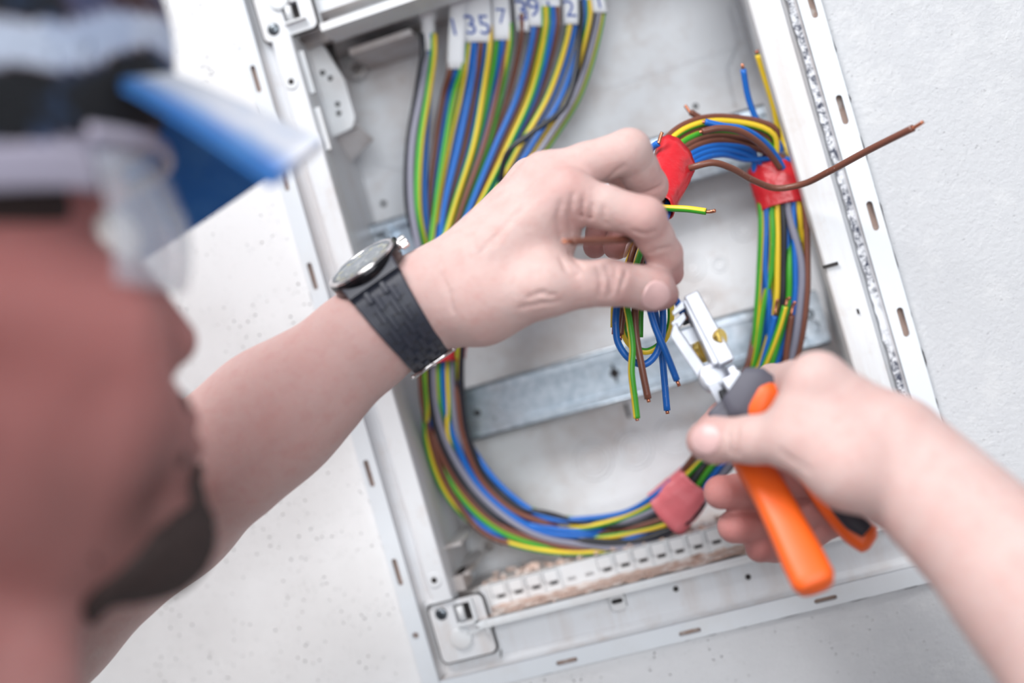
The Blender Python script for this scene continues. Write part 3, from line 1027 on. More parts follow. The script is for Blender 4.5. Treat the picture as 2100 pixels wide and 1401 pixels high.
EXTRA = [  # colour, pixel points with depth, tip, label
    ('blue', [(1500, 890, 26), (1548, 800, 20), (1566, 740, 14), (1580, 690, 10), (1589, 648, 8)], [(1590, 640, 8), (1592, 625, 8), (1595, 614, 7)], 'blue wire end with bent copper tip in the right bundle'),
    ('gy', [(1492, 880, 24), (1548, 790, 18), (1578, 725, 10), (1598, 670, 6), (1610, 628, 4)], [(1612, 624, 4), (1615, 614, 4), (1621, 611, 3)], 'striped wire end with copper tip lying over the right bundle'),
    ('brown', [(1585, 850, 24), (1608, 770, 16), (1614, 710, 12), (1623, 646, 9)], [(1623, 642, 9), (1626, 628, 9), (1631, 619, 8)], 'brown wire end with bent copper tip in the right bundle'),
    ('brown', [(1372, 372, -24), (1396, 352, -36), (1424, 342, -44), (1462, 334, -44), (1500, 345, -38), (1545, 370, -26), (1592, 386, -18), (1645, 378, -22), (1700, 352, -40), (1770, 314, -62), (1835, 281, -82), (1872, 263, -92)],
     [(1874, 262, -92), (1884, 256, -94), (1893, 250, -96)], 'loose brown wire sticking out to the right over the wall'),
    ('blue', [(1606, 345, 8), (1590, 318, 2), (1558, 284, -8), (1520, 264, -16), (1480, 258, -20), (1446, 250, -22)], [(1444, 250, -22), (1440, 250, -22)], 'cut blue wire end lying on the outside of the bend'),
    ('brown', [(1600, 345, 6), (1582, 320, 0), (1552, 290, -12), (1514, 268, -20), (1474, 263, -24), (1440, 270, -26)], [(1438, 270, -26), (1434, 271, -26)], 'cut brown wire end lying on top of the bend'),
    ('brown', [(1500, 262, 6), (1462, 252, 4), (1436, 242, 2), (1416, 230, 0)], [(1414, 229, 0), (1409, 222, 0), (1405, 216, 0)], 'short brown wire end poking up left behind the bend'),
    ('blue', [(1330, 318, -40), (1338, 302, -44), (1350, 294, -46)], [(1351, 293, -46), (1354, 282, -46), (1358, 271, -46)], 'blue wire stub with copper tip beside the bend tape'),
    ('gy', [(1318, 410, -62), (1345, 424, -62), (1372, 427, -64), (1410, 429, -68), (1448, 434, -70)], [(1449, 434, -70), (1458, 434, -70), (1467, 432, -71)], 'yellow striped wire end pointing right from the knuckles'),
    ('brown', [(1236, 588, -88), (1222, 604, -88), (1206, 622, -88)], [(1205, 623, -88), (1202, 628, -88)], 'brown wire stub peeping out under the thumb base'),
]


def make_wire(c, P, tip, label, group, r=WR, twist=6.0):
    P = np.asarray(P)
    root = thing('insulated_wire', P[0], label, 'wire', group)
    tw = rng.uniform(.1, .6) * (1 if rng.random() < .5 else -1)
    V, Fc, UV = tube(P, r, 10, True, tw, True, (0 if rng.random() < .5 else .5) + rng.uniform(-.13, .13) - tw * .12)
    obj('insulation', V, Fc, WM[c], root, True, UV)
    if tip is not None:
        V, Fc, UV = tube(tip, r * .52, 8)
        obj('copper_conductor', V, Fc, M_copper, root, True)
    return root


for w_ in wires:
    thick = 1.25 if w_['g'] == 'A' else rng.uniform(.94, 1.04)
    P = [at(*p) for p in w_['pts']]
    tip = None
    if 'zpts' in w_:
        P += [zat(*p) for p in w_['zpts']]
        if w_['tip']: tip = np.linspace(P[-1], zat(*w_['tip']), 3)
    elif w_.get('tip3'):
        tip = np.linspace(P[-1], at(*w_['tip3']), 3)
    k, g = w_['k'], w_['g']
    n_same = tot[g]
    lab = w_.get('lab')
    if lab is None:
        lab = f"{CN[w_['c']]} wire, {ORD[k-1]} from left, out of {SL_NAME[g]}"
        if n_same == 1: lab = f"{CN[w_['c']]} wire, alone out of {SL_NAME[g]}"
    make_wire(w_['c'], spline(P, 7), tip, lab, 'wires of the looped bundle', WR * thick)
for c, pts, tip, lab in EXTRA:
    P = spline([at(*p) for p in pts], 8)
    make_wire(c, P, np.vstack([P[-1:], spline([at(*p) for p in tip], 4)]), lab, 'cut wire ends')
make_wire('blue', spline([zat(*p) for p in ((1352, 540, 634), (1359, 631, 630), (1358, 687, 630), (1343, 730, 630), (1319, 748, 630), (1289, 734, 630), (1268, 704, 630), (1263, 672, 630), (1266, 623, 632), (1285, 560, 636))], 8), None,
          'blue wire bent into a loop below the hand', 'looped wires below the hand')
make_wire('gy', spline([zat(*p) for p in ((1360, 540, 640), (1375, 623, 636), (1373, 672, 636), (1356, 704, 636), (1326, 721, 636), (1296, 710, 636), (1279, 680, 638), (1283, 640, 640), (1295, 560, 642))], 8), None,
          'green wire bent into a smaller loop below the hand', 'looped wires below the hand')
make_wire('gy', spline([zat(*p) for p in ((1325, 520, 648), (1316, 600, 640), (1313, 640, 640), (1312, 692, 640))], 8), None,
          'olive striped wire cut short between the hanging brown and blue wires', 'looped wires below the hand')


# ------------------------------------------------------------------ tape wraps
def wrap(name, P0, P1, half0, half1, e0, e1, thick, mat, label, turns=16):
    """band around the bundle from P0 to P1 (world), half widths in m, width directions e"""
    n, m = 40, 12
    V, Fc = [], []
    rows = []
    for i in range(m + 1):
        t = i / m
        c = np.asarray(P0) * (1 - t) + np.asarray(P1) * t
        e = np.asarray(e0) * (1 - t) + np.asarray(e1) * t; e /= np.linalg.norm(e)
        T = np.asarray(P1) - np.asarray(P0); T /= np.linalg.norm(T)
        d = np.cross(T, e); d /= np.linalg.norm(d)
        h = half0 * (1 - t) + half1 * t
        for k in range(n):
            a = 2 * math.pi * k / n
            x, y = math.cos(a), math.sin(a)
            x = math.copysign(abs(x) ** .75, x); y = math.copysign(abs(y) ** .75, y)
            wr = 1 + .025 * math.sin(5 * a + 2 * t) + .02 * math.sin(11 * a - 5 * t) + (.035 if (i // 4) % 2 else 0)
            sk_ = .0016 * math.sin(2 * a + 1) if i in (0, m) else 0
            V.append(c + e * x * h * wr + d * y * thick * wr + T * sk_)
    for i in range(m):
        for k in range(n):
            k2 = (k + 1) % n
            Fc.append((i * n + k, i * n + k2, (i + 1) * n + k2, (i + 1) * n + k))
    o = obj(name, V, Fc, mat, None, True)
    so = o.modifiers.new('thick', 'SOLIDIFY'); so.thickness = .0006; so.offset = 1
    tag(o, label, 'tape', 'tape wraps')
    return o


def wrap_px(q, mat, label, dep, thick):
    """q = four pixels: start-edge left/right, end-edge left/right"""
    a, b, c, d = [at(x, y, dd) for (x, y), dd in zip(q, dep)]
    return wrap('tape_wrap', (a + b) / 2, (c + d) / 2, np.linalg.norm(b - a) / 2, np.linalg.norm(d - c) / 2, b - a, d - c, thick, mat, label)


wrap_px([(1534, 348), (1631, 326), (1556, 438), (1652, 410)], M_tape, 'red tape round the right bundle at the end of the bend', (22, 22, 22, 22), .0095)
wrap_px([(1356, 286), (1420, 350), (1318, 412), (1378, 438)], M_tape, 'red tape round the wires beside the curled fingers', (-32, -32, -58, -58), .0085)
wrap_px([(868, 660), (962, 655), (856, 757), (950, 732)], M_tape, 'red tape round the left bundle behind the watch', (36, 36, 37, 37), .0112)
wrap_px([(1326, 1020), (1402, 1094), (1396, 962), (1466, 1004)], M_pink, 'pale red tape round the bundle left of the fingertips', (40, 40, 38, 38), .0112)

# ================================================================== organic shapes: signed distance -> mesh
def smin(a, b, k):
    h = np.clip(.5 + .5 * (b - a) / k, 0, 1)
    return b * (1 - h) + a * h - k * h * (1 - h)


def smax(a, b, k): return -smin(-a, -b, k)


def cone(a, b, ra, rb):
    a, b = np.asarray(a, float), np.asarray(b, float)
    ab = b - a; L2 = float(ab @ ab) + 1e-9
    def fn(p):
        t = np.clip((p - a) @ ab / L2, 0, 1)
        return np.linalg.norm(p - a - t[:, None] * ab, axis=1) - (ra + (rb - ra) * t)
    return fn


def flatcone(a, b, ra, rb, nrm, sq):
    """cone flattened along nrm by factor sq (<1: thinner)"""
    a, b, nrm = (np.asarray(x, float) for x in (a, b, nrm))
    nrm = nrm / np.linalg.norm(nrm)
    ab = b - a; L2 = float(ab @ ab) + 1e-9
    def fn(p):
        t = np.clip((p - a) @ ab / L2, 0, 1)
        d = p - a - t[:, None] * ab
        h = d @ nrm
        d2 = d + np.outer(h * (1 / sq - 1), nrm)
        r = ra + (rb - ra) * t
        l = np.linalg.norm(d2, axis=1)
        g = np.linalg.norm(d + np.outer(h * (1 / sq ** 2 - 1), nrm), axis=1) / np.maximum(l, 1e-6)
        return (l - r) / np.maximum(g, 1.0)
    return fn


def ellips(c, axes, rad):
    """ellipsoid: axes rows are unit vectors"""
    c, A, rad = np.asarray(c, float), np.asarray(axes, float), np.asarray(rad, float)
    def fn(p):
        q = (p - c) @ A.T
        k0 = np.linalg.norm(q / rad, axis=1)
        k1 = np.linalg.norm(q / rad ** 2, axis=1)
        return np.where(k0 < 1e-4, -rad.min(), k0 * (k0 - 1) / np.maximum(k1, 1e-9))
    return fn


class Field:
    """smooth union of primitives, later ones may be carved ('-')"""
    def __init__(s): s.pr = []
    def add(s, fn, k=4.0, op='+'): s.pr.append((fn, k, op)); return s

    def __call__(s, p, idx=None):
        d = None
        for i, (fn, k, op) in enumerate(s.pr):
            if idx is not None and not idx[i]: continue
            e = fn(p)
            if d is None: d = e if op == '+' else np.full(len(p), 1e3)
            elif op == '+': d = smin(d, e, k)
            else: d = smax(d, -e, k)
        return np.full(len(p), 1e3) if d is None else d


def mesh_field(field, lo, hi, h, B=16):
    """surface nets over sparse blocks; returns vertices (mm) and quads"""
    lo, hi = np.asarray(lo, float), np.asarray(hi, float)
    nb = np.ceil((hi - lo) / (h * B)).astype(int)
    ii = np.stack(np.meshgrid(*[np.arange(n) for n in nb], indexing='ij'), -1).reshape(-1, 3)
    cen = lo + (ii + .5) * B * h
    half = B * h * .5 * math.sqrt(3) * 1.08 + 3
    is_f = isinstance(field, Field)
    if is_f:
        E_ = np.stack([fn(cen) for fn, k, op in field.pr], 1)
        K_ = np.array([k for fn, k, op in field.pr])
        plus = np.array([op == '+' for fn, k, op in field.pr])
        near = E_ < half + K_ + 2
        dm = np.where(plus, E_, 1e9).min(1)
        act = (dm < half + 2) & (dm > -(half + 14))
    else:
        act = np.abs(field(cen)) < half + 6
    g = np.arange(B + 1)
    off = np.stack(np.meshgrid(g, g, g, indexing='ij'), -1).reshape(-1, 3) * h
    cc = np.array([(a, b, c) for a in (0, 1) for b in (0, 1) for c in (0, 1)])
    edges = [(i, j) for i in range(8) for j in range(i + 1, 8) if np.abs(cc[i] - cc[j]).sum() == 1]
    MM = 8192
    keys, verts, quads = [], [], []
    key = lambda a: (a[..., 0] * MM + a[..., 1]) * MM + a[..., 2]
    for bi in np.nonzero(act)[0]:
        base = ii[bi] * B
        p = lo + base * h + off
        d = field(p, near[bi]) if is_f else field(p)
        d = d.reshape(B + 1, B + 1, B + 1)
        s = d < 0
        if s.all() or not s.any(): continue
        cnt_ = np.zeros((B, B, B), int)
        for c in cc: cnt_ += s[c[0]:c[0] + B, c[1]:c[1] + B, c[2]:c[2] + B]
        ac = np.argwhere((cnt_ > 0) & (cnt_ < 8))
        cv = np.stack([d[ac[:, 0] + c[0], ac[:, 1] + c[1], ac[:, 2] + c[2]] for c in cc], 1)
        acc = np.zeros((len(ac), 3)); num = np.zeros(len(ac))
        for a, b in edges:
            m = (cv[:, a] < 0) != (cv[:, b] < 0)
            t = np.where(m, cv[:, a] / np.where(m, cv[:, a] - cv[:, b], 1), 0)
            acc += np.where(m[:, None], cc[a] + t[:, None] * (cc[b] - cc[a]), 0); num += m
        verts.append(lo + (base + ac + acc / num[:, None]) * h)
        keys.append(key(base + ac + 1))
        for ax in range(3):
            sl1 = [slice(0, B)] * 3; sl2 = [slice(0, B)] * 3
            sl2[ax] = slice(1, B + 1)
            a, b = s[tuple(sl1)], s[tuple(sl2)]
            e = np.argwhere(a != b)
            if not len(e): continue
            inside = a[e[:, 0], e[:, 1], e[:, 2]]
            u, v = (ax + 1) % 3, (ax + 2) % 3
            du, dv = np.zeros(3, int), np.zeros(3, int); du[u] = 1; dv[v] = 1
            q = e + base + 1
            qd = np.stack([key(q - du - dv), key(q - dv), key(q), key(q - du)], 1)
            qd[~inside] = qd[~inside][:, ::-1]
            quads.append(qd)
    keys = np.concatenate(keys); verts = np.concatenate(verts); quads = np.concatenate(quads)
    o = np.argsort(keys); ks = keys[o]
    pos = np.searchsorted(ks, quads); pos = np.minimum(pos, len(ks) - 1)
    ok = (ks[pos] == quads).all(1)
    return verts, o[pos[ok]]


def organic(name, field, lo, hi, h, mat, parent=None):
    V, Q = mesh_field(field, lo, hi, h)
    return obj(name, c2w(V), Q[:, ::-1], mat, parent, True), V      # lens frame is left-handed


# ------------------------------------------------------------------ the person
def J(*a): return cp(*a)


BODY = Field()
# head frame in the lens frame (mm)
th, yaw_h = math.radians(13), math.radians(37)
hf = np.array([math.cos(yaw_h) * math.cos(th), math.cos(yaw_h) * math.sin(th), math.sin(yaw_h)])
hu = np.array([-math.sin(th), math.cos(th), 0.0])
hs = np.array([math.sin(yaw_h) * math.cos(th), math.sin(yaw_h) * math.sin(th), -math.cos(yaw_h)])
HA = np.stack([hf, hs, hu])
NOSE = cp(404, 700, 462)
HEAD = NOSE - 117 * hf + 28 * hu


def hp(f, s, u): return HEAD + f * hf + s * hs + u * hu


def hell(f, s, u, rf, rs, ru): return ellips(hp(f, s, u), HA, (rf, rs, ru))


SHL, SHR = np.array([-420., -255, 430]), np.array([-45., -305, 290])
NECK = hp(-52, 0, -185)
CHEST = (SHL + SHR) / 2 + np.array([10, -90, 20.])
ELL = cp(60, 1268, 612)
ELR = np.array([268., -222, 392])
# trunk
BODY.add(cone(SHL, SHR, 52, 52), 20).add(cone(NECK, CHEST, 60, 95), 40)
BODY.add(cone(CHEST, CHEST + np.array([0, -160, -10.]), 105, 105), 40)
BODY.add(cone(NECK, SHL, 42, 46), 40).add(cone(NECK, SHR, 42, 46), 40)
# neck and head
BODY.add(cone(hp(-22, 0, -60), NECK, 50, 57), 20)
BODY.add(cone(hp(34, 0, -95), hp(-5, 0, -190), 24, 34), 24)
BODY.add(hell(-8, 0, 36, 96, 76, 82), 12)
BODY.add(hell(32, 0, -28, 60, 62, 80), 16)
for s in (-1, 1):
    BODY.add(cone(hp(5, s * 50, -58), hp(66, s * 16, -94), 20, 17), 14)
    BODY.add(cone(hp(66, s * 40, -18), hp(20, s * 60, -8), 22, 14), 16)
    BODY.add(cone(hp(74, s * 28, -22), hp(70, s * 30, -50), 16, 17), 16)
    BODY.add(cone(hp(80, s * 12, -50), hp(58, s * 34, -62), 15, 17), 16)
BODY.add(cone(hp(80, -9, -97), hp(80, 9, -97), 19, 19), 10)
BODY.add(cone(hp(80, -26, 30), hp(80, 26, 30), 13, 13), 12)
BODY.add(hell(82, 0, -62, 22, 31, 26), 12)
for s in (-1, 1): BODY.add(ellips(hp(95, s * 31, 11), HA, (13, 16, 12)), 8, '-')
BODY.add(cone(hp(80, 0, 20), hp(90, 0, -26), 12, 14), 8).add(cone(hp(88, 0, 18), hp(106, 0, -26), 8, 10.5), 7)
for s in (-1, 1): BODY.add(cone(hp(95, s * 10, -34), hp(99, s * 7, -33), 7.5, 7), 4)
BODY.add(cone(hp(100, -14, -57), hp(100, 14, -57), 5, 5), 3).add(cone(hp(99, -13, -68), hp(99, 13, -68), 5.5, 5.5), 3)
for s in (-1, 1):
    BODY.add(ellips(hp(-6, s * 77, 0), HA, (17, 6, 31)), 5)
    BODY.add(ellips(hp(-2, s * 83, 2), HA, (10, 5, 19)), 3, '-')

# left arm: upper arm, forearm, wrist
WL = J(826, 640, 604)
BODY.add(cone(SHL, ELL, 50, 42), 20)
BODY.add(cone(ELL, J(330, 1035, 612), 42, 39.5), 18)
BODY.add(cone(J(330, 1035, 612), J(560, 850, 608), 39.5, 32.5), 14)
BODY.add(cone(J(560, 850, 608), J(740, 705, 604), 32.5, 25.5), 14)
BODY.add(cone(J(740, 705, 604), WL, 25.5, 24.5), 10)
BODY.add(cone(J(470, 945, 600), J(640, 800, 600), 29, 25), 14)
# left hand: wrist block and metacarpals
BODY.add(cone(WL, J(900, 600, 604), 24.5, 24.5), 10)
L_MCP = [J(1162, 402, 584), J(1118, 366, 600), J(1092, 372, 624), J(1085, 390, 646)]
for (w0, rw), m, rm in zip([((905, 610, 598), 19), ((905, 590, 606), 19), ((915, 582, 618), 18), ((925, 590, 628), 16)], L_MCP, (13.5, 13, 12, 11)):
    BODY.add(cone(J(*w0), m, rw, rm), 9)
BODY.add(cone(J(1020, 560, 600), J(1080, 480, 612), 24, 20), 14)
# left thumb
LT = [J(985, 622, 592), J(1120, 588, 578), J(1250, 580, 580), J(1338, 592, 592), J(1362, 604, 597)]
BODY.add(cone(J(930, 640, 600), LT[0], 17, 20), 10)
BODY.add(cone(LT[0], LT[1], 20, 14.5), 9)
BODY.add(cone(LT[1], LT[2], 13.5, 11), 6)
BODY.add(cone(LT[2], LT[3], 11, 11.2), 4)
BODY.add(cone(LT[3], LT[4], 10.8, 7.5), 4)
# web
BODY.add(cone(J(1105, 545, 590), J(1140, 478, 596), 13, 12), 12)
# left fingers (joint, radius)
LI = [(L_MCP[0], 12), (J(1322, 448, 578), 10.6), (J(1362, 522, 594), 9.2), (J(1374, 560, 606), 7.2)]
LM = [(L_MCP[1], 12.5), (J(1290, 310, 594), 11.2), (J(1328, 382, 612), 10.4), (J(1300, 440, 632), 8.2)]
LR = [(L_MCP[2], 11.5), (J(1268, 330, 640), 10.2), (J(1306, 420, 656), 9.2), (J(1264, 505, 648), 7.6)]
LP = [(L_MCP[3], 10), (J(1186, 372, 664), 9), (J(1236, 440, 674), 8), (J(1220, 506, 666), 6.8)]


def finger(ch, kb=6, k=2.6):
    for i in range(len(ch) - 1):
        (a, ra), (b, rb_) = ch[i], ch[i + 1]
        m = (a + b) / 2
        BODY.add(cone(a, m, ra, (ra + rb_) / 2 * .95), kb if i == 0 else k)
        BODY.add(cone(m, b, (ra + rb_) / 2 * .95, rb_), k)


for ch in (LP, LR, LM, LI): finger(ch)

# right arm
WRR = J(1838, 935, 520)
BODY.add(cone(SHR, ELR, 50, 42), 20)
BODY.add(cone(ELR, J(2125, 1215, 474), 41, 30.5), 16)
BODY.add(cone(J(2125, 1215, 474), WRR, 30.5, 25.5), 12)
# right hand
R_MCP = [J(1678, 782, 526), J(1712, 850, 548), J(1738, 915, 560), J(1765, 965, 568)]
for (w0, rw), m, rm in zip([((1815, 890, 520), 17), ((1825, 925, 528), 18), ((1830, 950, 536), 17), ((1832, 975, 540), 17)], R_MCP, (12.5, 12.5, 12, 11)):
    BODY.add(cone(J(*w0), m, rw, rm), 10)
RT = [J(1745, 955, 512), J(1640, 902, 522), J(1545, 902, 538), J(1462, 903, 552), J(1440, 904, 555)]
BODY.add(cone(J(1810, 965, 518), RT[0], 18, 18), 10)
BODY.add(cone(J(1805, 1000, 532), J(1850, 1040, 530), 14, 13), 10)
BODY.add(cone(RT[0], RT[1], 18.5, 14), 9)
BODY.add(cone(RT[1], RT[2], 13.2, 10.6), 6)
BODY.add(cone(RT[2], RT[3], 10.6, 10.8), 4)
BODY.add(cone(RT[3], RT[4], 10.4, 7.2), 4)
BODY.add(cone(J(1690, 880, 524), J(1660, 840, 528), 16, 14), 12)
RI = [(R_MCP[0], 12), (J(1585, 788, 606), 10.2), (J(1505, 836, 614), 9.2), (J(1458, 880, 598), 7.8)]
RM = [(R_MCP[1], 12), (J(1650, 975, 594), 10.6), (J(1548, 1008, 600), 10), (J(1478, 1010, 586), 8.6)]
RR_ = [(R_MCP[2], 11.5), (J(1690, 1030, 600), 10.2), (J(1580, 1082, 606), 9.8), (J(1506, 1080, 592), 8.6)]
RP = [(R_MCP[3], 10.5), (J(1710, 1062, 602), 9), (J(1620, 1120, 610), 8.4), (J(1558, 1124, 598), 7.4)]
for ch in (RI, RM, RR_, RP): finger(ch)

# skin creases: shallow grooves laid on the surface
def surf(px, py, z0=480, z1=700):
    d_ = np.array([(px - 1050) / F, -(py - 700.5) / F, 1.0])
    zs = np.arange(z0, z1, .5)
    v = BODY(zs[:, None] * d_)
    i = np.argmax(v < 0)
    return (zs[i] if v.min() < 0 else z1) * d_


def groove(pts, depth=.9, k=1.6):
    S = [surf(*p) for p in pts]
    S = [q - np.array([0, 0, .1]) for q in S]
    GR.extend((a, b, depth, k) for a, b in zip(S[:-1], S[1:]))


GR = []
for g_ in ([(1226, 546), (1232, 575), (1230, 606)], [(1243, 544), (1252, 572), (1248, 608)], [(1262, 546), (1262, 575), (1255, 604)], [(1284, 556), (1276, 580), (1268, 606)],
           [(1196, 405), (1192, 440), (1199, 470)], [(1150, 412), (1143, 450), (1150, 490)], [(1174, 400), (1168, 440), (1172, 478)], [(1238, 425), (1236, 445), (1242, 462)],
           [(1215, 420), (1210, 445), (1216, 470)], [(1168, 518), (1180, 535), (1194, 548)], [(1150, 530), (1160, 552), (1184, 566)],
           [(1300, 474), (1322, 480), (1340, 476)], [(1332, 520), (1350, 512), (1372, 508)], [(1240, 372), (1262, 352), (1280, 340)], [(1318, 396), (1340, 390), (1360, 378)],
           [(1080, 612), (1110, 600), (1140, 606)], [(1070, 630), (1110, 622), (1150, 618)], [(1500, 868), (1494, 890), (1500, 930)], [(1515, 866), (1510, 895), (1514, 935)],
           [(1600, 925), (1625, 945), (1660, 965)], [(905, 560), (920, 600), (930, 640)], [(1010, 500), (1060, 440), (1110, 396)], [(985, 520), (1040, 455), (1090, 400)]):
    groove(g_, .7 if g_[0][0] > 1020 else .45)
for a_, b_, r_, k_ in GR: BODY.add(cone(a_, b_, r_, r_), k_, '-')

PER = thing('person', c2w(CHEST + np.array([0, -260, 0])), 'person in a cap and clear glasses wiring the box with both hands', 'person')
body, BV = organic('body', BODY, (-580, -600, 190), (345, 190, 725), 1.2, M_skin, PER)
red = np.zeros(len(BV))
for c, r, a in ([(LT[4], 26, .55), (LI[3][0], 26, .7), (LI[1][0], 18, .55), (LI[2][0], 20, .45), (L_MCP[0], 22, .45), (L_MCP[1], 18, .25),
                 (LM[2][0], 22, .45), (LR[3][0], 30, .8), (LP[3][0], 26, .8), (LT[2], 18, .35)] +
                [(x[i][0], 34, .95) for x in (RM, RR_, RP) for i in (1, 2, 3)] + [(RT[4], 22, .45), (RI[3][0], 24, .5)] +
                [(hp(20, 30, -20), 260, 1.0), (hp(60, 45, -25), 60, .9), (NOSE - 8 * hf, 26, .8)]):  # broad face entry darkens the head, painting shade into its skin colour
    d = np.linalg.norm(BV - c, axis=1)
    red = np.maximum(red, a * np.clip(1 - d / r, 0, 1) ** .8)
atr = body.data.attributes.new('redness_and_face_shade', 'FLOAT', 'POINT')
atr.data.foreach_set('value', red.astype(np.float32))


stub = np.zeros(len(BV))
for c, r, a in ((hp(84, 0, -98), 52, 1.0), (hp(70, 34, -86), 46, .8), (hp(40, 52, -74), 44, .55), (hp(98, 0, -50), 26, .7), (hp(8, 60, -50), 50, .4), (hp(70, -34, -86), 46, .8)):
    d = np.linalg.norm(BV - c, axis=1)
    stub = np.maximum(stub, a * np.clip(1.15 - d / r, 0, 1) ** .8)
atr = body.data.attributes.new('stubble', 'FLOAT', 'POINT')
atr.data.foreach_set('value', stub.astype(np.float32))


def near_field(base, off, region, k=1.0):
    return lambda p: smax(base(p) - off, region(p), k)


def sub_field(c, rad):
    """only the primitives close to a point, for quick conforming pieces"""
    f = Field()
    c = np.asarray(c, float)
    for fn, k, op in BODY.pr:
        if fn(c[None])[0] < rad + 5: f.pr.append((fn, k, op))
    return f


def nail(chain_a, chain_b, nrm, cen, ln, wd):
    ax = chain_b - chain_a; ax /= np.linalg.norm(ax)
    nrm = nrm - ax * np.dot(ax, nrm); nrm /= np.linalg.norm(nrm)
    sd = np.cross(ax, nrm)
    reg = ellips(cen, np.stack([ax, sd, nrm]), (ln, wd, 8.0))
    f = sub_field(cen, 30)
    organic('fingernail', near_field(f, .55, reg, .4), cen - 16, cen + 16, .55, M_nail, PER)


nail(LT[3], LT[4], np.array([.0, -.3, -1]), surf(1344, 606) + np.array([0, 0, 2.0]), 8.2, 7.6)
nail(RT[2], RT[4], np.array([.1, .15, -1]), surf(1450, 902) + np.array([0, 0, 2.0]), 8.0, 7.2)
nail(LR[2][0], LR[3][0], np.array([1, -.35, -.15]), LR[3][0] + np.array([6, -1, -1.]), 6, 5)

# hair, beard, eyes
fH = sub_field(hp(0, 0, 20), 60)
fC = sub_field(hp(70, 0, -95), 45)
bw = lambda p: 1.1 * np.sin(p[:, 0] * 1.7) * np.sin(p[:, 1] * 1.3 + p[:, 2])
goat = Field().add(hell(78, 0, -104, 40, 38, 22), 6).add(hell(98, 0, -84, 14, 20, 12), 5)
organic('beard', lambda p: smax(fC(p) - 3.4 + bw(p) * .6, goat(p) + bw(p), 2), hp(70, 0, -95) - 62, hp(70, 0, -95) + 62, 1.6, M_hair, PER)
mou = Field().add(cone(hp(96, -20, -51), hp(98, 0, -46), 5, 4.5), 3).add(cone(hp(98, 0, -46), hp(96, 20, -51), 4.5, 5), 3).add(cone(hp(94, 22, -52), hp(88, 27, -70), 4.5, 4), 3).add(cone(hp(94, -22, -52), hp(88, -27, -70), 4.5, 4), 3)
organic('moustache', lambda p: smax(fC(p) - 1.8, mou(p), 1.5), hp(92, 0, -58) - 40, hp(92, 0, -58) + 40, 1.5, M_hair, PER)
hreg = lambda p: smax(smax((p - HEAD) @ hf - 64, -((p - HEAD) @ hu) - 2 - .0 * ((p - HEAD) @ hf), 6), -((p - HEAD) @ hu) + 8 - np.clip(-((p - HEAD) @ hf + 5) * 1.2, -7, 60), 6)
organic('hair', lambda p: smax(fH(p) - 2.6 + bw(p) * .5, hreg(p), 2), hp(-8, 0, 20) - 150, hp(-8, 0, 20) + 150, 2.6, M_hair, PER)
for s in (-1, 1):
    organic('eyeball', ellips(hp(80, s * 31, 11), HA, (12, 12, 12)), hp(80, s * 31, 11) - 15, hp(80, s * 31, 11) + 15, 2.0, M_eye, PER)
# clothes below the frame: shirt, trousers, shoes
def w2c(p): return (np.asarray(p, float) - CAM) @ R * 1000


M_shirt = simple('dark_work_shirt', srgb(52, 60, 78), .9, 0, .2, 40)
M_trou = simple('work_trousers', srgb(60, 62, 66), .9, 0, .2, 40)
M_shoe = simple('work_shoe_leather', srgb(70, 54, 42), .6, 0, .2, 40)
cw = c2w(CHEST)
PEL = np.array([cw[0] - .02, cw[1] - .10, .93])
SH = Field().add(cone(SHL, SHR, 57, 57), 20).add(cone(NECK + (CHEST - NECK) * .35, CHEST, 84, 104), 30).add(cone(CHEST, w2c(PEL), 114, 120), 40)
SH.add(cone(SHL, SHL + (ELL - SHL) * .55, 57, 54), 20).add(cone(SHR, SHR + (ELR - SHR) * .5, 57, 54), 20).add(cone(NECK + (SHL - NECK) * .45, SHL, 46, 54), 30).add(cone(NECK + (SHR - NECK) * .45, SHR, 46, 54), 30)
SH.add(cone(w2c(PEL + np.array([-.04, 0, 0])), w2c(PEL + np.array([.04, 0, -.02])), 122, 122), 30)
pc = w2c(PEL)
organic('shirt', SH, (-640, -820, 60), (280, -120, 660), 6.0, M_shirt, PER)
TRO = Field().add(cone(w2c(PEL + np.array([-.05, 0, -.06])), w2c(PEL + np.array([.05, 0, -.06])), 114, 114), 30)
SHO = Field()
for sx in (-1, 1):
    hip, kn, an = PEL + np.array([sx * .09, 0, -.1]), PEL + np.array([sx * .12, .09, -.5]), np.array([PEL[0] + sx * .14, PEL[1] - .03, .09])
    TRO.add(cone(w2c(hip), w2c(kn), 88, 66), 30).add(cone(w2c(kn), w2c(an), 66, 52), 20)
    SHO.add(cone(w2c(an + np.array([0, -.04, -.045])), w2c(an + np.array([sx * .02, .17, -.055])), 42, 34), 10)
mm = [w2c(PEL + np.array(q)) for q in ((-.32, -.32, .1), (.32, .32, -.95), (-.32, .32, -.95), (.32, -.32, .1), (.32, .32, .1), (-.32, -.32, -.95), (.32, -.32, -.95), (-.32, .32, .1))]
lo_, hi_ = np.min(mm, 0), np.max(mm, 0)
organic('trousers', TRO, lo_, hi_, 10.0, M_trou, PER)
organic('shoes', SHO, lo_, hi_, 8.0, M_shoe, PER)

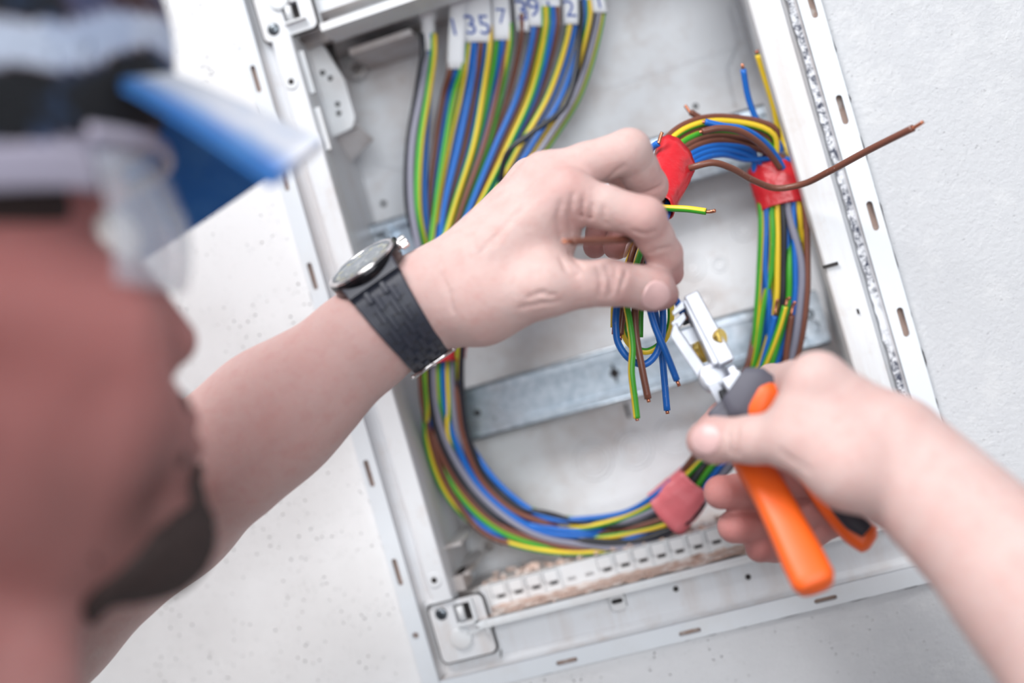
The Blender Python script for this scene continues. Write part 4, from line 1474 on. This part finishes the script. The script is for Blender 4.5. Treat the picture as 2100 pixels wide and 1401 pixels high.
# ------------------------------------------------------------------ cap
cb = Mat('cap_print', srgb(20, 22, 28), .85)
CAPW = c2w(hp(0, 0, 60))
M_brim = Mat('cap_brim_cloth', srgb(40, 112, 190), .75)
uvb = M_brim.uv()
patch = M_brim.math('MULTIPLY', M_brim.mask(uvb[1], .60, .70), M_brim.mask(uvb[1], .97, .88))
M_brim.mix(patch, srgb(214, 216, 226))
M_brim.mix(M_brim.math('MULTIPLY', M_brim.mask(M_brim.noise(60, 3), .45, .7), .3), srgb(90, 150, 205))
M_brim.bump(M_brim.noise(1500, 2), .3, .0004)
CAP = thing('baseball_cap', c2w(hp(0, 0, 38)), 'black and blue printed cap with pale band worn on the head', 'cap')


def crown_f(p):
    q = p - HEAD
    u = q @ hu; f = q @ hf
    outer = smin(ellips(hp(-4, 0, 44), HA, (105, 86, 92))(p), ellips(hp(48, 0, 92), HA, (82, 74, 74))(p), 16)
    lower = 30 + .50 * np.clip(f - 78, 0, 80) - u
    return smax(smax(outer, -(outer + 2.6), .6), lower, .8)


cr_, CV = organic('crown', crown_f, hp(10, 0, 80) - 160, hp(10, 0, 80) + 160, 2.2, cb.m, CAP)
qv = CV - HEAD
uh = qv @ hu - .20 * (qv @ hf - 60)
band = uh + 2.5 * np.sin((qv @ hf) / 9.0)
val = np.zeros(len(CV))
val[(band > 63) & (band < 77)] = 1.0
val[uh < 40] = .5
val[(uh > 76) & (qv @ hf > 70)] = .25
ca_ = cr_.data.attributes.new('print', 'FLOAT', 'POINT'); ca_.data.foreach_set('value', val.astype(np.float32))
pa = cb.n.new('ShaderNodeAttribute'); pa.attribute_name = 'print'
rp = cb.ramp(pa.outputs['Fac'], [(0.0, srgb(20, 22, 28)), (.25, srgb(66, 42, 44)), (.5, srgb(176, 170, 186)), (1.0, srgb(196, 206, 226))])
cb.link(rp, cb.b.inputs['Base Color']); cb.col = rp
cb.mix(cb.math('MULTIPLY', cb.mask(cb.noise(45, 3), .5, .6), .25), srgb(90, 130, 190))
# brim: curved visor with thickness
V, Fc, UV = [], [], []
na, nr = 40, 14
def brim_pt(a, r, t):
    s_, c_ = math.sin(a), math.cos(a)
    out = 68 * (c_ ** .55 if c_ > 0 else 0)
    f = 12 + (104 + out * r) * c_
    s = (85 + 14 * r) * s_ * (1 + .02 * r)
    u = 80 - 56 * s_ * s_ * (.75 + .25 * r) - 34 * r ** 1.15 - t
    return c2w(hp(f, s, u))
amx = math.radians(44)
for t in (0, 3.2):
    for i in range(na + 1):
        for j in range(nr + 1):
            V.append(brim_pt(-amx + 2 * amx * i / na, j / nr, t))
st_ = (na + 1) * (nr + 1)
def bq(a, b, c, d, uvq):
    Fc.append((a, b, c, d)); UV.extend(uvq)
for i in range(na):
    for j in range(nr):
        q = [i * (nr + 1) + j, (i + 1) * (nr + 1) + j, (i + 1) * (nr + 1) + j + 1, i * (nr + 1) + j + 1]
        uq = [(j / nr, i / na), (j / nr, (i + 1) / na), ((j + 1) / nr, (i + 1) / na), ((j + 1) / nr, i / na)]
        bq(*q, uq); bq(*[x + st_ for x in q[::-1]], uq[::-1])
for i in range(na):
    for j in (0, nr):
        q = [i * (nr + 1) + j, (i + 1) * (nr + 1) + j]
        f_ = (q[0], q[1], q[1] + st_, q[0] + st_)
        bq(*(f_ if j == 0 else f_[::-1]), [(j / nr, i / na)] * 4)
for i in (0, na):
    for j in range(nr):
        q = [i * (nr + 1) + j, i * (nr + 1) + j + 1]
        f_ = (q[0], q[1], q[1] + st_, q[0] + st_)
        bq(*(f_ if i == na else f_[::-1]), [(j / nr, i / na)] * 4)
obj('brim', V, Fc, M_brim.m, CAP, True, UV)
# top button
MB().add(*lathe(c2w(hp(20, 0, 160)), c2w(hp(0, 0, 1)) - c2w(hp(0, 0, 0)), [(0, .007), (.003, .006), (.0045, .002)], 16)).build('top_button', cb.m, CAP, True)

# ------------------------------------------------------------------ safety glasses
gl = Mat('clear_lens', (1, 1, 1, 1), .04)
gl.b.inputs['Transmission Weight'].default_value = .0
gl.b.inputs['Alpha'].default_value = .28
gl.b.inputs['Base Color'].default_value = srgb(226, 232, 244)
M_lens = gl.m
M_gframe = simple('pale_glasses_plastic', srgb(164, 158, 176), .3)
GL = thing('safety_glasses', c2w(hp(100, 0, 10)), 'clear safety glasses with pale side arm under the cap brim', 'glasses')
for s in (-1, 1):
    V, Fc = [], []
    n1, n2 = 16, 10
    for i in range(n1 + 1):
        for j in range(n2 + 1):
            a = (.04 + .96 * i / n1) * s
            ang = a * math.radians(64)
            hgt = 27 - (8 * (1 - abs(a)) ** 2 * (1 if j < n2 / 2 else 0))
            u = 12 + (j / n2 - .5) * 2 * (hgt - 6 * abs(a) ** 3)
            bul = 6 * (1 - ((j / n2 - .5) * 2) ** 2)
            V.append(c2w(hp(30 + (80 + bul) * math.cos(ang), (79 + bul * .4) * math.sin(ang), u)))
    for i in range(n1):
        for j in range(n2):
            q = (i * (n2 + 1) + j, (i + 1) * (n2 + 1) + j, (i + 1) * (n2 + 1) + j + 1, i * (n2 + 1) + j + 1)
            Fc.append(q if s > 0 else q[::-1])
    lo_ = obj('lens', V, Fc, M_lens, GL, True)
    so = lo_.modifiers.new('thick', 'SOLIDIFY'); so.thickness = .0018
    P = spline([c2w(hp(f, s * q, u)) for f, q, u in ((66, 74, 27), (52, 80, 28), (20, 87, 28), (-10, 89, 26), (-28, 86, 12))], 6)
    V, Fc = sweep(P, [.007] * len(P), [.0013] * len(P), c2w(hp(0, 0, 1)) - c2w(hp(0, 0, 0)), 12, 3)
    MB().add(V, Fc).build('temple_arm', M_gframe, GL, True)
P = spline([c2w(hp(30 + 86 * math.cos(a), 83 * math.sin(a), 39)) for a in np.linspace(-1.12, 1.12, 15)], 4)
V, Fc = sweep(P, [.0028] * len(P), [.0016] * len(P), c2w(hp(0, 0, 1)) - c2w(hp(0, 0, 0)), 10, 3)
MB().add(V, Fc).build('brow_bar', M_gframe, GL, True)

# ================================================================== pliers
M_steel = simple('satin_tool_steel', srgb(196, 199, 208), .42, .6, .08, 120, .05, 900)
M_brass = simple('brass', srgb(226, 196, 110), .25, .95)
M_orange = simple('orange_grip', srgb(238, 98, 24), .45, 0, .08, 30, .05, 800)
M_collar = simple('grey_grip_rubber', srgb(86, 86, 98), .6, 0, .1, 60, .08, 900)
M_inlay = simple('dark_grip_inlay', srgb(42, 42, 54), .6, 0, .1, 60)
M_black = simple('black_steel_and_shade', srgb(30, 30, 34), .4, .5)
PLI = thing('wire_strippers', zat(1665, 1215, 528), 'orange handled wire stripping pliers held in the right hand', 'pliers')


def prism(px_pts, z0, z1, name, mat, parent, bevel=.0005):
    """outline drawn at lens depth z, given thickness along the view depth; z0/z1 are functions of the pixel or numbers"""
    n = len(px_pts)
    f0 = z0 if callable(z0) else (lambda x, y: z0)
    f1 = z1 if callable(z1) else (lambda x, y: z1)
    V = [zat(x, y, f0(x, y)) for x, y in px_pts]
    # the far side keeps the real outline: shift straight along the tool's thickness direction
    d = np.asarray(fwd) + .55 * np.asarray(right) * .35
    d = d / np.linalg.norm(d)
    V += [V[i] + d * ((f1(*px_pts[i]) - f0(*px_pts[i])) / 1000) for i in range(n)]
    Fc = [tuple(range(n)), tuple(range(2 * n - 1, n - 1, -1))] + [(i, n + i, n + (i + 1) % n, (i + 1) % n) for i in range(n)]
    return MB().add(V, Fc).build(name, mat, parent, False, bevel)


zt = lambda x, y: 596 - (y - 610) * .075            # tool leans towards the lens at the handles
# upper jaw: square bar with bright top, blade plate at its tip
def bar(p0, p1, w0, w1, dp, name, mat, parent, zoff=0, edir=None, bevel=.0007):
    P = [zat(x, y, zt(x, y) + zoff) for x, y in (p0, p1)]
    P = [P[0] * (1 - t) + P[1] * t for t in np.linspace(0, 1, 4)]
    ax = P[-1] - P[0]
    e = np.cross(ax, fwd)
    c = (P[0] + P[-1]) / 2
    V, Fc = [], []
    e = e / np.linalg.norm(e)
    f = np.cross(e, ax); f /= np.linalg.norm(f)
    for q, w_ in ((P[0], w0), (P[-1], w1)):
        for a, b in ((-1, -1), (1, -1), (1, 1), (-1, 1)):
            V.append(q + e * a * w_ / 2000 + f * b * dp / 2000)
    Fc = [(0, 1, 2, 3), (7, 6, 5, 4)] + [(i, i + 4, (i + 1) % 4 + 4, (i + 1) % 4) for i in range(4)]
    return MB().add(V, Fc).build(name, mat, parent, False, bevel)


j1 = bar((1416, 606), (1490, 746), 7.6, 8.2, 9, 'jaw', M_steel, PLI)
bar((1404, 620), (1470, 752), 3.2, 4.5, 13, 'jaw_side', M_steel, j1, 4)
bar((1496, 752), (1508, 772), 4.5, 4.5, 6, 'jaw_neck', M_steel, j1, 2)
bar((1497, 772), (1535, 830), 10, 12, 9, 'lever', M_steel, j1, 0)
prism([(1401, 614), (1378, 640), (1381, 648), (1404, 632)], 592, 599, 'cutting_blade', M_steel, j1, .0003)
# lower jaw: thin frame
j2 = prism([(1380, 668), (1388, 662), (1393, 676), (1472, 790), (1462, 804), (1448, 800), (1374, 690)], 592, 601, 'jaw', M_steel, PLI)
prism([(1376, 662), (1402, 640), (1408, 652), (1386, 682)], 597, 606, 'cutting_blade', M_steel, j2, .0003)
prism([(1384, 682), (1424, 670), (1436, 700), (1402, 716)], 599, 609, 'blade_block', M_steel, j2, .0005)
prism([(1390, 652), (1404, 640), (1416, 662), (1402, 668)], 606, 611, 'blade_shade', M_black, j2, .0003)  # black plate stands in for the shade behind the blades
prism([(1450, 790), (1474, 782), (1500, 832), (1478, 842)], 585, 594, 'lever', M_steel, j2)
V, Fc = lathe(zat(1463, 776, 592), -np.asarray(fwd) * .9 + np.asarray(up) * .2, [(0, .0078), (.003, .0078), (.0042, .0072), (.0046, .004)], 30)
MB().add(V, Fc).build('pivot_disc', M_steel, PLI, True)
bar((1480, 800), (1503, 850), 5, 6, 6, 'return_spring', M_black, PLI, 6)


# brass adjusting screw and lock nut, knurled
def knurl(c, axis, r, h, name, teeth=30):
    prof = [(0, r * .55), (0, r * .96), (h, r * .96), (h * 1.12, r * .86), (h * 1.12, r * .2)]
    V, Fc = lathe(c, axis, [(h * .0 - .004, r * .55), (h * .0 - .004, r * .55)] + prof, teeth * 2)
    V = np.array(V)
    axn = np.asarray(axis) / np.linalg.norm(axis)
    n = teeth * 2
    for i in (3, 4):
        for k in range(0, n, 2):
            idx = i * n + k
            rel = V[idx] - np.asarray(c); ra = rel - axn * np.dot(rel, axn)
            V[idx] += ra * .05
    return MB().add(V, Fc).build(name, M_brass, PLI)


sax = -np.asarray(fwd) * .62 + np.asarray(right) * .62 + np.asarray(up) * .28
knurl(zat(1466, 695, 589), sax, .0042, .0045, 'adjusting_screw')
knurl(zat(1448, 716, 600), -sax, .0062, .004, 'lock_nut')


# handles
def grip(px, w, d, name, mat, parent, n=22, power=3.2, edir=None):
    P = spline([zat(*q) for q in px], 6)
    t = np.linspace(0, len(w) - 1, len(P))
    W_ = np.interp(t, range(len(w)), w) / 2000
    D_ = np.interp(t, range(len(d)), d) / 2000
    e = np.cross(P[-1] - P[0], fwd) if edir is None else edir
    V, Fc = sweep(P, W_, D_, e, n, power)
    return MB().add(V, Fc).build(name, mat, parent, True)


hA = grip([(1482, 846, 584), (1512, 900, 576), (1548, 962, 566), (1583, 1020, 555), (1616, 1085, 544), (1648, 1150, 534), (1668, 1190, 528), (1676, 1206, 526), (1679, 1212, 525)],
          [13, 15, 17, 17.5, 18.5, 20, 20, 16, 7], [13, 14, 15, 15, 15, 15, 14, 11, 5], 'handle', M_orange, PLI)
tag(hA, 'front orange handle')
hB = grip([(1538, 806, 572), (1562, 830, 574), (1610, 892, 580), (1668, 975, 580), (1712, 1040, 574), (1752, 1086, 568), (1782, 1108, 564), (1790, 1113, 563)],
          [15, 19, 17, 15, 15, 15, 14, 8], [15, 17, 15, 14, 14, 14, 12, 6], 'handle', M_orange, PLI)
tag(hB, 'rear orange handle with dark inlay')
grip([(1704, 1006, 566), (1728, 1040, 563), (1752, 1068, 560), (1778, 1090, 557)], [9, 10.5, 10.5, 7], [8, 8, 8, 6], 'inlay', M_inlay, hB)
# collars
cA = grip([(1470, 838, 584), (1484, 852, 582), (1502, 868, 578)], [11, 15, 15], [13, 15, 15], 'collar', M_collar, hA, 12, 5)
cB = grip([(1506, 790, 570), (1530, 806, 568), (1554, 822, 568)], [20, 29, 28], [13, 16, 16], 'collar', M_collar, hB, 12, 5)
grip([(1546, 818, 567), (1562, 826, 566), (1590, 834, 566), (1610, 846, 568)], [20, 23, 22, 18], [15, 17, 16, 12], 'thumb_rest', M_orange, hB)

# ================================================================== wrist watch
M_strap = simple('black_rubber_strap', srgb(50, 53, 66), .5, 0, .12, 80, .1, 900)
M_case = simple('polished_black_case', srgb(38, 36, 40), .16, .6)
M_chrome = simple('chrome', srgb(214, 208, 208), .15, 1.0)
M_dial = simple('dark_dial', srgb(34, 38, 40), .4)
M_mark = simple('pale_dial_print', srgb(226, 226, 206), .5)
M_yel = simple('yellow_dial_print', srgb(214, 198, 110), .5)
gw = Mat('watch_glass', srgb(210, 218, 228), .03)
gw.b.inputs['Alpha'].default_value = .22
M_glass = gw.m
wa = J(890, 600, 604) - J(740, 705, 604); wa /= np.linalg.norm(wa)          # along the arm
wn = np.array([-.50, .80, -.34]); wn -= wa * np.dot(wa, wn); wn /= np.linalg.norm(wn)
we = np.cross(wa, wn)
if we[2] > 0: we = -we                                                       # towards the lens
WC = J(818, 642, 604)


def wq(n_, e_, a_): return c2w(WC + n_ * wn + e_ * we + a_ * wa)


WAT = thing('wristwatch', wq(0, 24, 0), 'black rubber strapped wristwatch worn on the left wrist', 'watch')
wnw, waw, wew = (1000 * (c2w(x) - c2w(np.zeros(3))) for x in (wn, wa, we))
WT = 27.0
V, Fc = lathe(wq(WT - 4, 0, 0), wnw, [(0, .0165), (.002, .0195), (.007, .0205), (.0085, .0205), (.0105, .0192), (.0105, .0172), (.0095, .017)], 48)
MB().add(V, Fc).build('case', M_case, WAT, True)
V, Fc = lathe(wq(WT + 5.2, 0, 0), wnw, [(0, .0198), (.0008, .02), (.0016, .0193), (.0016, .0176), (.0006, .0172)], 48)
MB().add(V, Fc[:-2]).build('bezel_ring', M_chrome, WAT, True)
V, Fc = lathe(wq(WT + 5.7, 0, 0), wnw, [(0, .0172), (.0002, .0172)], 40)
dl = MB().add(V, Fc).build('dial', M_dial, WAT)
V, Fc = lathe(wq(WT + 6.9, 0, 0), wnw, [(0, .0174), (.0005, .0172), (.0009, .012), (.001, .004)], 40)
MB().add(V, Fc).build('crystal', M_glass, WAT, True)


def dial_pt(ang, r, h=0.0): return wq(WT + 6.0 + h, r * math.cos(ang), r * math.sin(ang))


for k in range(60):
    a = 2 * math.pi * k / 60
    big = k % 5 == 0
    r1, r2, hw = (12.6, 15.8, .035) if big else (13.8, 15.2, .014)
    V = [dial_pt(a - hw, r1), dial_pt(a + hw, r1), dial_pt(a + hw * .9, r2), dial_pt(a - hw * .9, r2)]
    V += [p + np.asarray(wnw) * .00015 for p in V]
    MB().add(V, [(4, 5, 6, 7), (3, 2, 1, 0), (0, 1, 5, 4), (1, 2, 6, 5), (2, 3, 7, 6), (3, 0, 4, 7)]).build('hour_mark' if big else 'minute_mark', M_yel if big else M_mark, dl)
for ang, ln, wd in ((2.5, 8, .8), (4.2, 12, .6)):
    d_ = np.array([math.cos(ang), math.sin(ang)])
    p_ = np.array([-d_[1], d_[0]])
    q = [(-2 * d_ - p_ * wd), (-2 * d_ + p_ * wd), (ln * d_ + p_ * wd * .5), (ln * d_ - p_ * wd * .5)]
    V = [wq(WT + 6.25 + t, x, y) for t in (0, .2) for x, y in q]
    MB().add(V, [(0, 1, 2, 3), (7, 6, 5, 4), (0, 4, 5, 1), (1, 5, 6, 2), (2, 6, 7, 3), (3, 7, 4, 0)]).build('hand', M_chrome, dl)
for ex, ay, r in ((3, 6, 4.2), (3, -6, 4.2)):
    V, Fc = lathe(wq(WT + 6.0, ex, ay), wnw, [(0, r / 1e3), (.00015, r / 1e3), (.00015, (r - .5) / 1e3), (.00005, (r - .5) / 1e3)], 24)
    MB().add(V, Fc).build('subdial', M_mark, dl)
    V, Fc = lathe(wq(WT + 6.12, ex, ay), wnw, [(0, (r - .5) / 1e3), (.0001, (r - .5) / 1e3)], 24)
    MB().add(V, Fc).build('subdial_face', M_dial, dl)


def letters(i, ch, n, r, a0, a1):
    a = a0 + (a1 - a0) * i / max(n - 1, 1)
    er = np.array([math.cos(a), math.sin(a)]); et = np.array([math.sin(a), -math.cos(a)])
    return lambda x, y, t: wq(WT + 6.1 + t * 1000, *(er * (r + y * 1000) - et * (x * 1000 - .5)))


for i, ch in enumerate('TACHYMETER'):
    text_mesh('dial_lettering', ch, letters(i, ch, 10, 10.4, math.pi + .75, math.pi - .45), .0019, M_yel, dl, .00005)
# rim screws and crown
for k in range(8):
    a = 2 * math.pi * (k + .3) / 8
    MB().add(*lathe(wq(WT + 6.0, 18.7 * math.cos(a), 18.7 * math.sin(a)), wnw, [(0, .0009), (.0008, .0008)], 10)).build('rim_screw', M_chrome, WAT)
V, Fc = lathe(wq(WT + 1.8, -2, 19.5), waw, [(0, .0024), (.0016, .0026), (.0018, .0036), (.005, .0036), (.0056, .003)], 24)
V = np.array(V)
for i in (2, 3):
    for k in range(0, 24, 2):
        c0 = wq(WT + 1.8, -2, 19.5); rel = V[i * 24 + k] - c0; ra = rel - waw / np.linalg.norm(waw) * np.dot(rel, waw / np.linalg.norm(waw))
        V[i * 24 + k] -= ra * .14
MB().add(V, Fc).build('crown', M_chrome, WAT)
V, Fc = lathe(wq(WT + 1.8, -13, 15.5), waw * .8 - wew * .6, [(0, .0018), (.003, .0018), (.0034, .0022), (.0055, .002)], 16)
MB().add(V, Fc).build('push_button', M_case, WAT, True)

# strap: band round the wrist on both sides of the case
RN, RE = 27.2, 27.2
def strap_pt(th_, a_, off):
    return wq((RN + off) * math.cos(th_), (RE + off) * math.sin(th_), a_)


def band(t0, t1, w0, w1, o0, o1, name, mat, parent, n=40, flare=True):
    V, Fc = [], []
    for i in range(n + 1):
        s = i / n
        t = t0 + (t1 - t0) * s
        w_ = w0 + (w1 - w0) * min(1, s * 1.6 if flare else s)
        for a_, o_ in ((-w_, o0), (-w_, o1 - .5), (-w_ + .6, o1), (w_ - .6, o1), (w_, o1 - .5), (w_, o0)):
            V.append(strap_pt(t, a_, o_))
    m = 6
    for i in range(n):
        for k in range(m):
            k2 = (k + 1) % m
            Fc.append((i * m + k, (i + 1) * m + k, (i + 1) * m + k2, i * m + k2))
    Fc.append(tuple(range(m))); Fc.append(tuple(n * m + k for k in range(m))[::-1])
    o = MB().add(V, Fc)
    b_ = o.build(name, mat, parent)
    bm = bmesh.new(); bm.from_mesh(b_.data); bmesh.ops.recalc_face_normals(bm, faces=bm.faces); bm.to_mesh(b_.data); bm.free()
    return b_


D = math.radians
st1 = band(D(32), D(158), 14.5, 10.8, 0.2, 3.6, 'strap', M_strap, WAT)
st2 = band(D(-32), D(-200), 14.5, 10.8, 0.2, 3.2, 'strap', M_strap, WAT)
band(D(20), D(40), 15.5, 14.6, 1.0, 6.5, 'lug', M_strap, WAT, 8)
band(D(-20), D(-40), 15.5, 14.6, 1.0, 6.5, 'lug', M_strap, WAT, 8)
# raised bars in an offset brick pattern and the grooves between the links
for k in range(10):
    t = D(46 + k * 11)
    for off_a in ((-6.2, 3.2) if k % 2 == 0 else (-3.0, 6.2)):
        sc = 1 - .02 * k
        o = band(t - D(7), t + D(7), 1.6, 1.6, 3.2, 5.0, 'strap_bar', M_strap, st1, 6)
        o.data.transform(Matrix.Translation(Vector(waw * off_a * sc / 1000)))
    band(t + D(5.4), t + D(6.2), 10.0 + (.0), 10.0, 3.3, 3.75, 'link_groove', M_dark, st1, 2, False)
# buckle
bt = D(155)
P = []
c4 = [strap_pt(bt - D(6), -12.4, 5), strap_pt(bt - D(6), 12.4, 5), strap_pt(bt + D(14), 12.4, 4.5), strap_pt(bt + D(14), -12.4, 4.5), strap_pt(bt - D(6), -12.4, 5)]
bk_ = MB()
for a, b in zip(c4[:-1], c4[1:]):
    V, Fc, _ = tube(np.linspace(a, b, 4), .0011, 10)
    bk_.add(V, Fc)
for a in c4[:-1]:
    bm = bmesh.new(); bmesh.ops.create_icosphere(bm, subdivisions=2, radius=.0012)
    bk_.add([np.asarray(v.co) + a for v in bm.verts], [tuple(v.index for v in f.verts) for f in bm.faces]); bm.free()
bk_.build('buckle', M_chrome, WAT, True)
V, Fc, _ = tube([strap_pt(bt + D(12), 0, 4.5), strap_pt(bt, 0, 5.6), strap_pt(bt - D(8), 0, 5)], .0008, 8)
MB().add(V, Fc).build('buckle_pin', M_chrome, WAT, True)

for o in bpy.data.objects:
    if '_b' in o: del o['_b']
